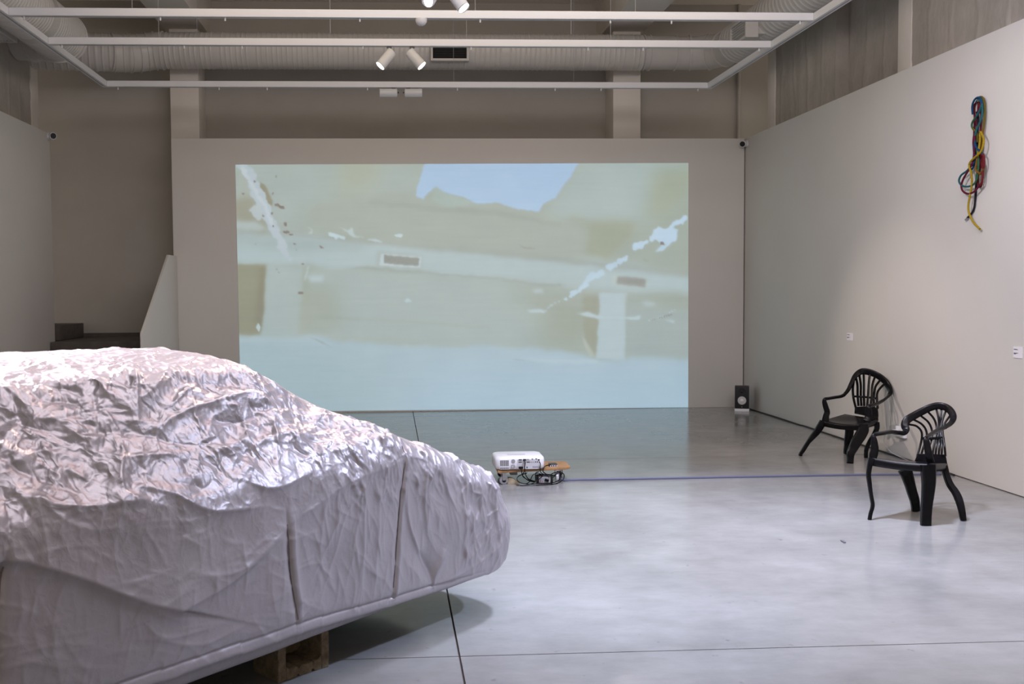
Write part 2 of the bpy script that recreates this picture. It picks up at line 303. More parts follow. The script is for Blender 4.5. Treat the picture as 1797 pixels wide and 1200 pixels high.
# ------------------------------------------------------------------ the projection: a flat printed-by-light picture on the wall
def projection():
    x0, x1, y0, y1 = 411., 1212., 283., 726.; nx, ny = 640, 354
    X, Y = np.meshgrid(np.linspace(x0, x1, nx), np.linspace(y0, y1, ny))
    R = np.random.default_rng(3)
    def vnoise(sc, seed, oct=4):
        out = np.zeros_like(X); a = 1.; t = 0
        for o in range(oct):
            r = np.random.default_rng(seed*31+o); gxn, gyn = int((x1-x0)/sc)+3, int((y1-y0)/sc)+3; G = r.random((gyn, gxn))*2-1
            u = (X-x0)/sc; v = (Y-y0)/sc; i = u.astype(int); j = v.astype(int); fu = u-i; fv = v-j; fu = fu*fu*(3-2*fu); fv = fv*fv*(3-2*fv)
            out += a*(G[j, i]*(1-fu)*(1-fv)+G[j, i+1]*fu*(1-fv)+G[j+1, i]*(1-fu)*fv+G[j+1, i+1]*fu*fv); t += a; a *= .55; sc /= 2.
        return out/t
    W1, W2 = vnoise(26, 1, 5)*1.5+vnoise(6, 5, 2)*.4, vnoise(26, 2, 5)*1.5+vnoise(6, 6, 2)*.4
    def gauss(A, s):
        if s <= 0: return A
        s = s*nx/(x1-x0); r = int(3*s+1); k = np.exp(-.5*(np.arange(-r, r+1)/s)**2); k /= k.sum()
        for ax in (0, 1):
            pad = [(0, 0), (0, 0)]; pad[ax] = (r, r); B = np.pad(A, pad, mode='edge'); O2 = np.zeros_like(A)
            for i, wgt in enumerate(k): O2 += wgt*(B[i:i+A.shape[0]] if ax == 0 else B[:, i:i+A.shape[1]])
            A = O2
        return A
    def poly(P, soft=1., warp=0.):
        xx = X+W1*warp; yy = Y+W2*warp; ins = np.zeros(X.shape, bool); n = len(P)
        for i in range(n):
            (ax, ay), (bx, by) = P[i], P[(i+1) % n]
            if ay == by: continue
            c = ((ay > yy) != (by > yy)) & (xx < (bx-ax)*(yy-ay)/(by-ay)+ax); ins ^= c
        return gauss(ins.astype(float), soft)
    I = np.zeros(X.shape+(3,)); I[:] = (166, 174, 163)
    def paint(mask, col, a=1.):
        m = (mask*a)[..., None]; I[:] = I*(1-m)+np.array(col, float)*m
    n0 = vnoise(150, 9, 3); n1 = vnoise(40, 10, 5)
    I[:] += n0[..., None]*np.array([5, 5, 8])
    # upper left pale, upper right warm ochre plaster
    paint(poly([(405, 280), (745, 280), (730, 340), (640, 345), (560, 350), (520, 380), (545, 410), (405, 400)], 14, 14), (170, 180, 174))
    paint(poly([(590, 280), (668, 280), (655, 325), (600, 350)], 16, 10), (172, 176, 156), .8)
    paint(poly([(1020, 280), (1215, 280), (1215, 350), (1150, 390), (1000, 385), (960, 372)], 8, 6), (169, 181, 176))
    paint(poly([(1150, 300), (1215, 290), (1215, 350), (1165, 388), (1130, 380)], 12, 8), (165, 170, 148), .8)
    paint(poly([(1060, 300), (1120, 320), (1100, 350), (1050, 370)], 16, 8), (178, 190, 186), .8)
    # torn edge and the long shadowy wall above the duct
    wl = poly([(535, 375), (560, 352), (600, 358), (620, 352), (645, 358), (652, 345), (680, 337), (735, 345), (752, 362), (790, 358), (850, 362), (905, 370), (960, 384), (985, 395), (1005, 382), (1040, 388), (1116, 392), (1112, 418), (1060, 450), (980, 455), (860, 445), (760, 425), (640, 405), (560, 400)], 2.2, 5)
    paint(wl, (166, 173, 163), .9)
    paint(poly([(1000, 385), (1116, 392), (1110, 415), (1065, 455), (1030, 452), (1035, 400)], 6, 4), (158, 162, 138), .7)
    paint(poly([(640, 352), (750, 362), (860, 368), (985, 392), (985, 398), (860, 378), (650, 360)], 2.5, 3), (156, 163, 152), .7)
    # patch of sky
    sky = poly([(746, 280), (741, 305), (733, 322), (731, 345), (742, 350), (752, 338), (764, 326), (790, 342), (812, 346), (838, 358), (870, 356), (910, 368), (946, 372), (956, 358), (975, 348), (986, 330), (1000, 312), (1018, 280)], 1.4, 3)
    paint(sky, (170, 194, 217)); paint(sky*poly([(730, 280), (1030, 280), (1000, 315), (780, 310)], 20, 0), (166, 188, 214), .5)
    paint(poly([(764, 326), (800, 345), (838, 358), (790, 364), (756, 350)], 2, 3), (166, 180, 172), .9)
    # ventilation duct, pale band across
    duct = poly([(405, 404), (470, 408), (520, 410), (610, 420), (720, 430), (850, 444), (980, 455), (1080, 458), (1215, 482), (1215, 522), (1130, 518), (1060, 508), (980, 506), (930, 496), (880, 492), (800, 484), (720, 474), (640, 470), (600, 474), (560, 468), (480, 463), (405, 462)], 5, 4)
    paint(duct, (176, 190, 190)); paint(poly([(405, 404), (520, 408), (720, 428), (980, 452), (1215, 478), (1215, 486), (980, 460), (720, 434), (520, 414), (405, 410)], 4, 2), (150, 150, 136), .55)
    paint(poly([(405, 412), (520, 418), (640, 425), (640, 440), (480, 436), (405, 430)], 8, 5), (160, 172, 168), .7)
    for P in ([(600, 474), (640, 468), (760, 478), (900, 492), (985, 500), (985, 504), (900, 496), (760, 482), (640, 473)],): paint(poly(P, 1.5, 3), (150, 156, 146), .6)
    # below the duct: dark panel, pillar, bay, pillar, right bay
    paint(poly([(405, 463), (470, 464), (466, 500), (462, 560), (457, 588), (405, 588)], 2, 2), (152, 151, 130))
    paint(poly([(455, 470), (468, 466), (463, 560), (457, 586), (448, 560)], 4, 2), (140, 136, 116), .7)
    paint(poly([(470, 464), (532, 470), (528, 540), (522, 598), (458, 592), (463, 550)], 2.5, 2), (170, 182, 178))
    bay = poly([(545, 472), (640, 475), (760, 482), (900, 495), (1000, 508), (1048, 515), (1040, 625), (1020, 616), (850, 608), (700, 600), (600, 594), (545, 585)], 5, 3)
    paint(bay, (169, 180, 175)); paint(poly([(535, 500), (590, 500), (600, 570), (535, 585)], 14, 3), (160, 165, 150), .7)
    paint(poly([(880, 500), (1045, 515), (1040, 620), (930, 606), (960, 560)], 18, 4), (160, 165, 149), .8)
    paint(poly([(1020, 515), (1052, 518), (1048, 626), (1026, 600)], 3, 2), (158, 160, 142), .85)
    paint(poly([(560, 556), (640, 559), (780, 568), (860, 575), (860, 577), (780, 571), (640, 562), (560, 560)], 2, 2), (156, 164, 154), .6)
    paint(poly([(1022, 590), (1030, 600), (1045, 626), (1036, 626), (1024, 604)], 1.2, 1), (178, 184, 172), .9)
    paint(poly([(1052, 512), (1099, 514), (1097, 632), (1047, 630), (1050, 560)], 1.6, 2.5), (180, 194, 196))
    paint(poly([(1099, 516), (1215, 522), (1215, 630), (1097, 626)], 3, 2), (166, 176, 171))
    paint(poly([(1099, 512), (1215, 518), (1215, 545), (1099, 530)], 8, 4), (164, 170, 156), .8)
    # pale ground
    g = poly([(405, 588), (455, 592), (522, 594), (545, 588), (600, 600), (700, 606), (800, 608), (850, 606), (940, 612), (1020, 620), (1047, 632), (1097, 630), (1110, 624), (1215, 630), (1215, 740), (405, 740)], 4, 4)
    paint(g, (172, 189, 195)); paint(g*poly([(405, 590), (700, 600), (600, 740), (405, 740)], 60, 0), (166, 184, 188), .8)
    paint(g*poly([(760, 640), (1215, 640), (1215, 740), (700, 740)], 40, 0), (174, 195, 208), .8)
    paint(poly([(405, 594), (520, 592), (545, 588), (580, 605), (540, 602), (480, 600), (405, 600)], 3, 2), (180, 196, 198), .6)
    for P in ([(540, 590), (566, 600), (584, 610), (564, 603)], [(900, 629), (925, 631), (925, 633), (900, 631)]): paint(poly(P, .8, 1), (150, 160, 160), .6)
    paint(poly([(890, 628), (960, 630), (1050, 632), (1050, 637), (960, 636)], 2, 2), (186, 203, 210), .8)
    # crumbling white streaks
    def streak(pts, wid, col, seed, gap=0., soft=.8):
        P = np.array(pts, float); r = np.random.default_rng(seed); best = np.zeros_like(X)
        for i in range(len(P)-1):
            L = np.hypot(*(P[i+1]-P[i])); k = max(2, int(L/4))
            for t in np.linspace(0, 1, k, endpoint=False):
                if r.random() < gap: continue
                c = P[i]+(P[i+1]-P[i])*t+r.normal(0, wid[i]*.16, 2); rad = (wid[i]*(1-t)+wid[i+1]*t)*(.75+.5*r.random())/2
                best = np.maximum(best, ((X-c[0]+W1*3)**2+(Y-c[1]+W2*3)**2 < rad*rad).astype(float))
        paint(gauss(best, soft), col)
    paint(poly([(412, 300), (440, 300), (455, 340), (440, 355), (418, 360)], 6, 8), (176, 182, 172), .8)
    paint(poly([(412, 355), (440, 345), (470, 390), (462, 405), (412, 386)], 5, 8), (156, 152, 130), .7)
    paint(poly([(452, 318), (466, 326), (478, 352), (474, 376), (462, 345)], 1.4, 2), (152, 147, 124), .9)
    streak([(424, 290), (440, 312), (452, 340), (466, 370), (478, 395), (492, 420), (502, 445), (513, 465)], [17, 14, 17, 17, 15, 12, 9, 2], (182, 193, 197), 5)
    streak([(422, 292), (452, 342), (480, 398)], [7, 6, 5], (194, 204, 208), 6)
    paint(poly([(443, 362), (456, 362), (462, 376), (454, 388), (447, 380), (438, 372)], 1, 4), (184, 192, 192))
    paint(poly([(414, 390), (450, 388), (466, 398), (455, 404), (414, 400)], 3, 3), (178, 188, 184))
    streak([(1204, 386), (1186, 394), (1176, 402)], [9, 10, 9], (186, 206, 221), 8)
    paint(poly([(1148, 405), (1158, 399), (1165, 403), (1184, 401), (1192, 408), (1188, 424), (1172, 432), (1160, 428), (1150, 420)], 1, 4), (186, 206, 221))
    paint(poly([(1160, 430), (1174, 430), (1164, 440), (1150, 443)], 1, 2), (184, 203, 216))
    streak([(1150, 418), (1128, 428), (1112, 440)], [7, 10, 13], (186, 206, 220), 9, .25)
    streak([(1100, 450), (1080, 462), (1060, 475), (1035, 490), (1020, 506), (1002, 515), (988, 524)], [6, 11, 8, 10, 8, 9, 5], (185, 205, 216), 10, .15)
    streak([(980, 528), (968, 536), (956, 545)], [5, 5, 4], (176, 190, 188), 11)
    paint(poly([(922, 541), (940, 540), (958, 543), (956, 549), (930, 546)], 1.4, 2), (184, 198, 199))
    paint(poly([(1012, 550), (1030, 547), (1060, 555), (1100, 556), (1125, 554), (1122, 560), (1060, 558), (1030, 556)], 1.4, 2), (186, 202, 204))
    paint(poly([(1125, 528), (1150, 530), (1150, 538), (1130, 536)], 3, 2), (182, 196, 196), .8)
    paint(poly([(1165, 560), (1184, 562), (1182, 567)], 1.4, 1), (184, 198, 198))
    streak([(1140, 562), (1160, 556), (1188, 542)], [3, 3, 3], (182, 196, 196), 14, .2, .5)
    paint(poly([(934, 509), (950, 507), (952, 514), (938, 514)], 2.5, 2), (182, 196, 197))
    paint(poly([(577, 408), (585, 409), (607, 416), (604, 420), (596, 417), (590, 421), (586, 416), (579, 415)], .7, 1.5), (190, 208, 212))
    paint(poly([(592, 399), (612, 404), (618, 398), (624, 412), (640, 418), (622, 416), (610, 406)], 1, 2), (184, 197, 196))
    paint(poly([(640, 420), (660, 420), (672, 425), (668, 426)], .8, 1), (182, 196, 196))
    paint(poly([(691, 413), (702, 410), (708, 412), (704, 417), (696, 416)], .8, 1), (192, 208, 212))
    paint(poly([(536, 396), (548, 403), (548, 411), (540, 411), (546, 405)], .7, 1), (186, 196, 190), .9)
    paint(poly([(709, 528), (715, 522), (722, 529), (714, 531)], .8, 1), (186, 202, 204))
    paint(poly([(453, 566), (458, 574), (454, 583), (449, 574)], .7, 0), (186, 200, 200))
    paint(poly([(540, 484), (568, 482), (568, 494), (546, 496)], 2.5, 1), (180, 194, 194), .9)
    paint(poly([(540, 468), (543, 468), (538, 490), (534, 492)], 1, 1), (184, 196, 196), .9)
    # dark flakes
    dark = (118, 106, 96)
    for P in ([(481, 358), (488, 357), (492, 361), (498, 362), (499, 366), (494, 367), (488, 363)], [(483, 359), (486, 358), (487, 361), (482, 361)], [(498, 391), (503, 390), (504, 396), (500, 397)],
              [(497, 405), (505, 405), (509, 408), (503, 410), (498, 409)], [(507, 411), (514, 411), (513, 413), (508, 413)], [(516, 426), (520, 428), (519, 430), (515, 428)], [(445, 316), (449, 318), (448, 320), (445, 319)],
              [(485, 307), (486, 307), (486, 311), (484, 311)], [(478, 338), (480, 338), (479, 342), (477, 341)], [(424, 339), (429, 339), (427, 341), (425, 341)], [(475, 373), (479, 373), (478, 376), (475, 376)], [(460, 376), (464, 380), (463, 381), (460, 379)],
              [(523, 512), (532, 512), (532, 516), (524, 516)], [(561, 430), (566, 433), (569, 435), (563, 435)], [(478, 395), (481, 396), (480, 398), (478, 397)], [(530, 462), (533, 462), (533, 464), (530, 464)], [(484, 472), (487, 472), (487, 474)], [(488, 477), (490, 479), (489, 480)], [(447, 428), (450, 429), (449, 430)], [(519, 437), (521, 438), (520, 439)]):
        paint(poly(P, .6, .6), dark, .9)
    for i in range(9): paint(poly([(1143+i*4.2, 561-i*1.2), (1146+i*4.2, 560-i*1.2), (1145+i*4.2, 563-i*1.2)], .5, 0), dark, .7)
    for P in ([(908, 428), (922, 434), (940, 436), (938, 437), (920, 436)], [(1128, 454), (1140, 459), (1138, 460), (1130, 457)]): paint(poly(P, .8, 1), (150, 152, 138), .8)
    paint(poly([(1158, 424), (1164, 424), (1166, 430), (1160, 429)], .8, 0), (120, 112, 108), .9)
    # two grilles
    paint(poly([(661, 440), (742, 447), (740, 473), (659, 468)], 2.5, 0), (164, 172, 164), .6)
    paint(poly([(669, 445), (740, 451), (737, 470), (666, 465)], 1.2, 0), (190, 203, 204)); paint(poly([(674, 447), (736, 453), (734, 467), (673, 462)], 1.0, .6), (146, 149, 141))
    for k in range(3): paint(poly([(676, 450+k*4.5), (734, 455.5+k*4.5), (734, 456.5+k*4.5), (676, 451+k*4.5)], .7, .5), (160, 162, 155), .5)
    paint(poly([(1075, 480), (1138, 488), (1136, 506), (1073, 500)], 2, 0), (182, 194, 188), .9); paint(poly([(1084, 485), (1134, 489), (1132, 504), (1082, 498)], 2, .8), (150, 151, 144))
    for k in range(3): paint(poly([(1086, 489+k*4), (1130, 493+k*4), (1130, 494+k*4), (1086, 490+k*4)], .7, 1), (168, 162, 152), .5)
    r_ = np.random.default_rng(77); st = gauss(r_.normal(0, 1, X.shape), 1.2); st = sum(np.roll(st, k*3+(np.arange(1)[0]), 1) for k in range(-7, 8))/15.; I[:] += (st*9)[..., None]*np.array([1, 1, .9])
    I[:] += (n1*3.2)[..., None]*np.array([1, 1, .8])
    # lay it on the wall; the lit rectangle is a touch narrower at the foot, and stops where it meets the floor
    TL, TR, BR, BL = [at(x, y, YB) for x, y in ((413, 289), (1208, 286), (1207.5, 715), (423, 722.5))]
    TL, TR, BR, BL = [np.array([p[0], YB-.004, max(p[2], .003)]) for p in (TL, TR, BR, BL)]
    col = np.zeros((ny*nx, 4), np.float32)
    # picture pixels of the photograph for each lattice point
    u = np.linspace(0, 1, nx)[None, :, None]; v = np.linspace(0, 1, ny)[:, None, None]
    Wp = (TL*(1-u)+TR*u)*(1-v)+(BL*(1-u)+BR*u)*v
    d = Wp-np.array([0, 0, EYE]); z = d@CF; PX = CX+F_PX*(d@CR)/z; PY = 600-F_PX*(d@CU)/z
    fx = np.clip((PX-x0)/(x1-x0)*(nx-1), 0, nx-1.001); fy = np.clip((PY-y0)/(y1-y0)*(ny-1), 0, ny-1.001)
    i = fx.astype(int); j = fy.astype(int); a = (fx-i)[..., None]; b = (fy-j)[..., None]
    I = I[j, i]*(1-a)*(1-b)+I[j, i+1]*a*(1-b)+I[j+1, i]*(1-a)*b+I[j+1, i+1]*a*b
    cc = np.clip(I, 0, 255)/255.; cc = np.where(cc <= .04045, cc/12.92, ((cc+.055)/1.055)**2.4); base = np.array(lin(141, 131, 122))
    col[:, :3] = np.clip(cc-base, .004, 1).reshape(-1, 3); col[:, 3] = 1
    me = bpy.data.meshes.new('projected_image'); nv = nx*ny; q = (np.arange(ny-1)[:, None]*nx+np.arange(nx-1)[None, :]).ravel()
    faces = np.stack([q, q+nx, q+nx+1, q+1], 1)
    fill_mesh(me, Wp.reshape(-1, 3), faces)
    at_ = me.color_attributes.new('picture', 'FLOAT_COLOR', 'POINT'); at_.data.foreach_set('color', col.ravel())
    m = mat('projected_picture', (.68, .66, .635), .75, spec=.3); nt = m.node_tree; b_ = nt.nodes['Principled BSDF']
    an = nt.nodes.new('ShaderNodeAttribute'); an.attribute_name = 'picture'; nt.links.new(an.outputs['Color'], b_.inputs['Emission Color']); b_.inputs['Emission Strength'].default_value = 1.0
    me.materials.append(m); o = bpy.data.objects.new('projected_image', me); C.objects.link(o)
    tag(o, 'large pale projected image of a ruined hall interior on the back wall', 'projection')
def fill_mesh(me, V, Fq):
    V = np.asarray(V, np.float32); Fq = np.asarray(Fq, np.int32); n = len(Fq); k = Fq.shape[1]
    me.vertices.add(len(V)); me.vertices.foreach_set('co', V.ravel()); me.loops.add(n*k); me.loops.foreach_set('vertex_index', Fq.ravel())
    me.polygons.add(n); me.polygons.foreach_set('loop_start', np.arange(0, n*k, k, dtype=np.int32)); me.polygons.foreach_set('use_smooth', np.ones(n, bool)); me.update(calc_edges=True); me.validate()
projection()
# ------------------------------------------------------------------ ducts
def ribbed(path, r, pitch=.075, h=.006, step=.0125):
    P = np.array(path, float); L = np.r_[0, np.cumsum(np.linalg.norm(np.diff(P, axis=0), axis=1))]; s = np.arange(0, L[-1]+1e-6, step)
    Q = np.stack([np.interp(s, L, P[:, k]) for k in range(3)], 1); ph = (s/pitch) % 1
    return Q, r+h*np.where(ph < .17, 1, 0)
def duct_piece(mb, path, r, pitch=.075, h=.006, seg=36):
    Q, R = ribbed(path, r, pitch, h); return mb.tube(Q, R, seg)
def ring(mb, c, axis, r, wd=.02, seg=36):
    a = np.array(axis, float); a /= np.linalg.norm(a); c = np.array(c, float); return mb.tube([c-a*wd/2, c+a*wd/2], [r, r], seg)
def register(parent, c, size, side, n=7):
    """boxed outlet with slats; side: 'X' slats on the -x face, 'Y' on the -y face, 'Z' below"""
    mb = MB(); t = .03; sx, sy, sz = size; x, y, z = c
    hx, hy, hz = sx/2, sy/2, sz/2
    if side == 'Y':
        for a in ((x-hx+t/2, z, t, sz), (x+hx-t/2, z, t, sz)): mb.box((a[0], y, a[1]), (a[2], sy, a[3]))
        for a in (z-hz+t/2, z+hz-t/2): mb.box((x, y, a), (sx-2*t, sy, t))
        mb.box((x, y+hy*.75, z), (sx-2*t, sy*.2, sz-2*t))
    elif side == 'X':
        for a in (y-hy+t/2, y+hy-t/2): mb.box((x, a, z), (sx, t, sz))
        for a in (z-hz+t/2, z+hz-t/2): mb.box((x, y, a), (sx, sy-2*t, t))
    else:
        for a in (y-hy+t/2, y+hy-t/2): mb.box((x, a, z), (sx, t, sz))
        for a in (x-hx+t/2, x+hx-t/2): mb.box((a, y, z), (t, sy-2*t, sz))
        mb.box((x, y, z+hz-.02), (sx-2*t, sy-2*t, .04))
    fr = mb.build('register_frame', M['duct'], parent, bevel=.002, seg=1)
    if side == 'Y':
        MB().box((x, y+hy*.15, z), (sx-2*t, .004, sz-2*t)).build('dark_backing', M['void'], fr)
        for k in range(n): MB().box((x, y-hy*.4, z-hz+t+(k+.5)*(sz-2*t)/n), (sx-2*t, .006, .0028)).build('slat', M['dark_grey'], fr)
    elif side == 'X':
        MB().box((x+hx*.3, y, z), (.004, sy-2*t, sz-2*t)).build('dark_backing', M['void'], fr)
        for k in range(n): MB().box((x-hx*.7, y, z-hz+t+(k+.5)*(sz-2*t)/n), (.03, sy-2*t, .009), Matrix.Rotation(.5, 3, 'Y')).build('slat', M['duct'], fr)
    else:
        MB().box((x, y, z), (sx-2*t, sy-2*t, .004)).build('dark_backing', M['void'], fr)
        for k in range(n): MB().box((x-hx+t+(k+.5)*(sx-2*t)/n, y, z-hz*.7), (.009, sy-2*t, .03), Matrix.Rotation(.5, 3, 'Y')).build('slat', M['duct'], fr)
    return fr
dz = 4.775; dy = 13.60; dr = .232
t = empty('ventilation_duct', (0, dy, dz-dr), 'long white spiral duct running across above the projection wall', 'duct')
duct_piece(MB(), [(-2.95, dy, dz), (3.40, dy, dz)], dr, .066).build('spiral_pipe', M['duct'], t)
mb = MB(); mb.tube(smooth_path([(3.40, dy, dz), (3.9, dy, dz), (4.12, dy-.03, dz-.01), (4.33, dy-.18, dz-.02), (4.44, dy-.42, dz-.03), (4.46, dy-.7, dz-.04)], 5), dr-.012, 36)
for p, a in (((3.42, dy, dz), (1, 0, 0)), ((3.5, dy, dz), (1, 0, 0)), ((3.85, dy, dz), (1, 0, 0)), ((4.05, dy-.02, dz), (1, -.2, 0)), ((4.28, dy-.13, dz-.018), (1, -.75, 0)), ((4.42, dy-.36, dz-.028), (.4, -1, 0))): ring(mb, p, a, dr+.004)
mb.build('elbow', M['duct'], t)
mb = MB(); mb.tube(smooth_path([(-2.93, dy, dz), (-3.06, dy-.01, dz-.012), (-3.22, dy-.06, dz-.045), (-3.40, dy-.16, dz-.075), (-3.55, dy-.24, dz-.085)], 5), dr+.006, 36)
for p, a in (((-2.93, dy, dz), (1, 0, 0)), ((-3.03, dy-.01, dz-.01), (1, .1, .1)), ((-3.13, dy-.03, dz-.025), (1, .3, .15)), ((-3.24, dy-.07, dz-.05), (1, .45, .2)), ((-3.34, dy-.12, dz-.065), (1, .5, .2)), ((-3.52, dy-.22, dz-.083), (1, .45, .1))): ring(mb, p, a, dr+.018, .014)
mb.build('elbow', M['duct'], t)
duct_piece(MB(), [(-3.30, dy-.15, dz-.074), (-5.6, dy-.62, dz-.11)], dr+.005, .085, .008).build('spiral_pipe', M['duct'], t)
register(t, (.808, dy-dr-.022, 4.705), (.50, .10, .225), 'Y', 8)
for x in (-.1, .35, 2.5, -1.6): ring(MB(), (x, dy, dz), (1, 0, 0), dr+.006, .035).build('joint_band', M['duct'], t)
for x in (-.75, 2.45): MB().cyl((x, dy, dz+dr-.01), (x, dy, ZC), .006, seg=8).build('hanger', M['steel_white'], t)

t = empty('ventilation_duct', (4.47, 8.5, 4.4), 'white spiral duct running along the ceiling above the right wall', 'duct')
duct_piece(MB(), [(4.46, 12.86, dz-.04), (4.47, 3.5, dz-.05)], dr+.012, .1, .009).build('spiral_pipe', M['duct'], t)
ring(MB(), (4.46, 12.86, dz-.04), (0, 1, 0), dr+.02, .04).build('joint_band', M['duct'], t)
register(t, (4.16, 11.8, 4.60), (.15, .55, .25), 'X', 6)
MB().box((4.27, 11.8, 4.62), (.10, .50, .20)).build('register_neck', M['duct'], t)
for y in (11.9, 8.): MB().cyl((4.465, y, dz+dr-.06), (4.465, y, ZC), .006, seg=8).build('hanger', M['steel_white'], t)

lx, ly, lz, lr = -3.78, 12.05, 4.575, .285
t = empty('ventilation_duct', (lx, 8.5, lz-lr), 'broad white ribbed duct running along the ceiling above the left wall', 'duct')
duct_piece(MB(), [(lx, 3.5, lz), (lx, ly, lz)], lr, .062, .008).build('spiral_pipe', M['duct'], t)
ring(MB(), (lx, ly+.01, lz), (0, 1, 0), lr+.022, .03).build('joint_band', M['duct'], t)
mb = MB(); e = smooth_path([(lx, ly, lz), (lx-.04, ly+.2, lz+.04), (lx-.18, ly+.40, lz+.09), (lx-.42, ly+.52, lz+.12), (lx-.66, ly+.56, lz+.13)], 5); mb.tube(e, lr-.004, 36)
for k in (4, 8, 12, 16): ring(mb, e[k], e[k+1]-e[k-1], lr+.016, .02)
mb.build('elbow', M['duct'], t)
register(t, (-4.22, 11.25, 4.46), (.30, .62, .17), 'Z', 7)
for y in (11.3, 8.): MB().cyl((lx, y, lz+lr-.01), (lx, y, ZC), .006, seg=8).build('hanger', M['steel_white'], t)

# ------------------------------------------------------------------ lighting track: one suspended frame
FX0, FX1, HZ = -3.385, 3.979, 4.10; beams = (8.33, 9.40, 10.457, 12.554); bw, bh = .062, .072
t = empty('lighting_track_frame', (.3, 9.4, HZ), 'white suspended lighting track frame of long crossbars under the ceiling', 'track frame')
for y in beams:
    mb = MB(); mb.bx(FX0+.001, FX1-.001, y, y+bw, HZ, HZ+bh); mb.build('crossbar', M['steel_white'], t, bevel=.003, seg=1)
    MB().bx(FX0+.1, FX1-.1, y+.022, y+.04, HZ-.0015, HZ+.004).build('track_slot', M['grey'], t)
    for x in (-3.26, -2.05, -1.47, -.25, .855, 2.066, 2.64, 3.86):
        MB().cyl((x, y+.03, HZ-.03), (x, y+.03, HZ+.004), .008, seg=10).build('clip', M['steel_white'], t)
    for x in (-2.3, .81 if y > 9 else .95, 2.3):
        MB().cyl((x, y+.03, HZ+bh-.002), (x, y+.03, ZC), .0022, seg=6).build('suspension_cable', M['grey'], t)
for x in (FX0-bw, FX1):
    MB().bx(x, x+bw, 1.5, 12.554+bw, HZ, HZ+bh).build('side_rail', M['steel_white'], t, bevel=.003, seg=1)
    MB().bx(x+.022, x+.04, 1.6, 12.5, HZ-.0015, HZ+.004).build('track_slot', M['grey'], t)
t = empty('presence_sensor', (.312, 9.40+.03, HZ), 'small white dome sensor under the nearest visible track crossbar', 'sensor')
MB().lathe([(.001, -.062), (.02, -.06), (.038, -.05), (.051, -.03), (.055, -.008), (.055, -.001)], (.312, 9.43, HZ)).build('dome', M['steel_white'], t)
MB().lathe([(.001, -.068), (.005, -.067), (.006, -.06)], (.312, 9.43, HZ), seg=10).build('indicator', M['grey'], t)

def track_spot(x, y, aim, lit, label, length=.205, r=.053, power=0, ang=60, to=None):
    """cylinder spotlight hanging from a crossbar; the stem joins the barrel near its back end"""
    t = empty('track_spotlight', (x, y, HZ), label, 'spotlight', 'cylinder spotlights on the lighting track')
    d = np.array(aim, float); d /= np.linalg.norm(d); piv = np.array([x, y, HZ-.085 if lit else HZ-.06])
    MB().box((x, y, HZ-.008), (.05, .03, .014)).build('adapter', M['dark_grey'], t)
    MB().cyl((x, y, HZ-.012), (x, y, piv[2]+.02), .012, seg=12).build('stem', M['steel_white'], t)
    a = piv-d*.045; b = a+d*length
    Q = np.array([a, a+d*.006, a+d*.01, b-d*.02, b, b-d*.003])
    barrel = MB().tube(Q, [r*.8, r*.97, r, r, r, r-.003], 28).build('barrel', M['steel_white'], t)
    MB().tube([b-d*.004, b-d*.0005], [r-.004, r-.004], 28).build('lens', M['lens'] if lit else M['dark_grey'], t)
    if not lit: MB().cyl((a[0]-d[0]*.012, y, piv[2]+.01), (a[0]-d[0]*.012, y, piv[2]-.006), .008, seg=8).build('knob', M['dark_grey'], t)
    if lit and power: spot('lamp', tuple(b+d*.01), to or tuple(b+d*2), power, WARM, ang, .8, .035)
    return t
y2, y3, y1 = beams[2]+.03, beams[3]+.03, beams[0]+.03
track_spot(.018, y2, (-.62, -.30, -.80), True, 'lit white spotlight on the middle crossbar, left one tilted down left', power=40)
track_spot(.251, y2, (.66, -.30, -.80), True, 'lit white spotlight on the middle crossbar, right one tilted down right', power=260, ang=42, to=(4.5, 9.2, .55))
track_spot(.070, y3, (-1, 0, 0), False, 'unlit white spotlight lying level under the far crossbar, left of two', .215, .05)
track_spot(.248, y3, (1, 0, 0), False, 'unlit white spotlight lying level under the far crossbar, right of two', .215, .05)
track_spot(.375, y1, (-.26, -.72, -.52), True, 'lit white spotlight cut by the top of the photo, left one', power=330, ang=50)
track_spot(.545, y1, (.50, -.40, -.85), True, 'lit white spotlight cut by the top of the photo, right one', power=160)

# ------------------------------------------------------------------ cameras, labels, outlet on the walls
def wall_camera(base, aim, label):
    t = empty('security_camera', base, label, 'camera', 'small white cameras in the wall corners'); b = np.array(base, float); d = np.array(aim, float); d /= np.linalg.norm(d)
    bs = np.array([1 if base[0] < 0 else -1, 0, 0.])
    MB().tube([b-bs*.003, b+bs*.02, b+bs*.03], [.045, .045, .03], 20).build('base', M['steel_white'], t)
    c = b+bs*.05
    MB().tube([c-d*.045, c-d*.04, c-d*.02, c+d*.03, c+d*.042, c+d*.045], [.01, .028, .042, .046, .044, .04], 24).build('housing', M['steel_white'], t)
    MB().tube([c+d*.044, c+d*.048], [.037, .035], 24).build('lens', M['black_matt'], t)
wall_camera((XL, 13.05, 3.585), (.55, -.8, -.12), 'small white security camera on the end of the left wall')
wall_camera((XR, 13.43, 3.545), (-.62, -.75, -.28), 'small white security camera in the corner of projection wall and right wall')
def wall_label(y, z, wy, hz, label):
    t = empty('wall_label', (XR-.001, y, z), label, 'label')
    MB().bx(XR-.006, XR+.0005, y-wy/2, y+wy/2, z-hz/2, z+hz/2).build('card', M['paper'], t)
    for k, (a, b) in enumerate(((.62, .2), (.5, .24), (.66, -.1), (.45, -.15), (.3, -.2))):
        MB().bx(XR-.0068, XR-.0055, y+wy*.42-wy*.8*a, y+wy*.42, z+hz*(b+.06)-.0035, z+hz*(b+.06)).build('text_line', M['ink'], t)
wall_label(7.49, 1.10, .105, .085, 'white caption card on right wall under the hanging rope')
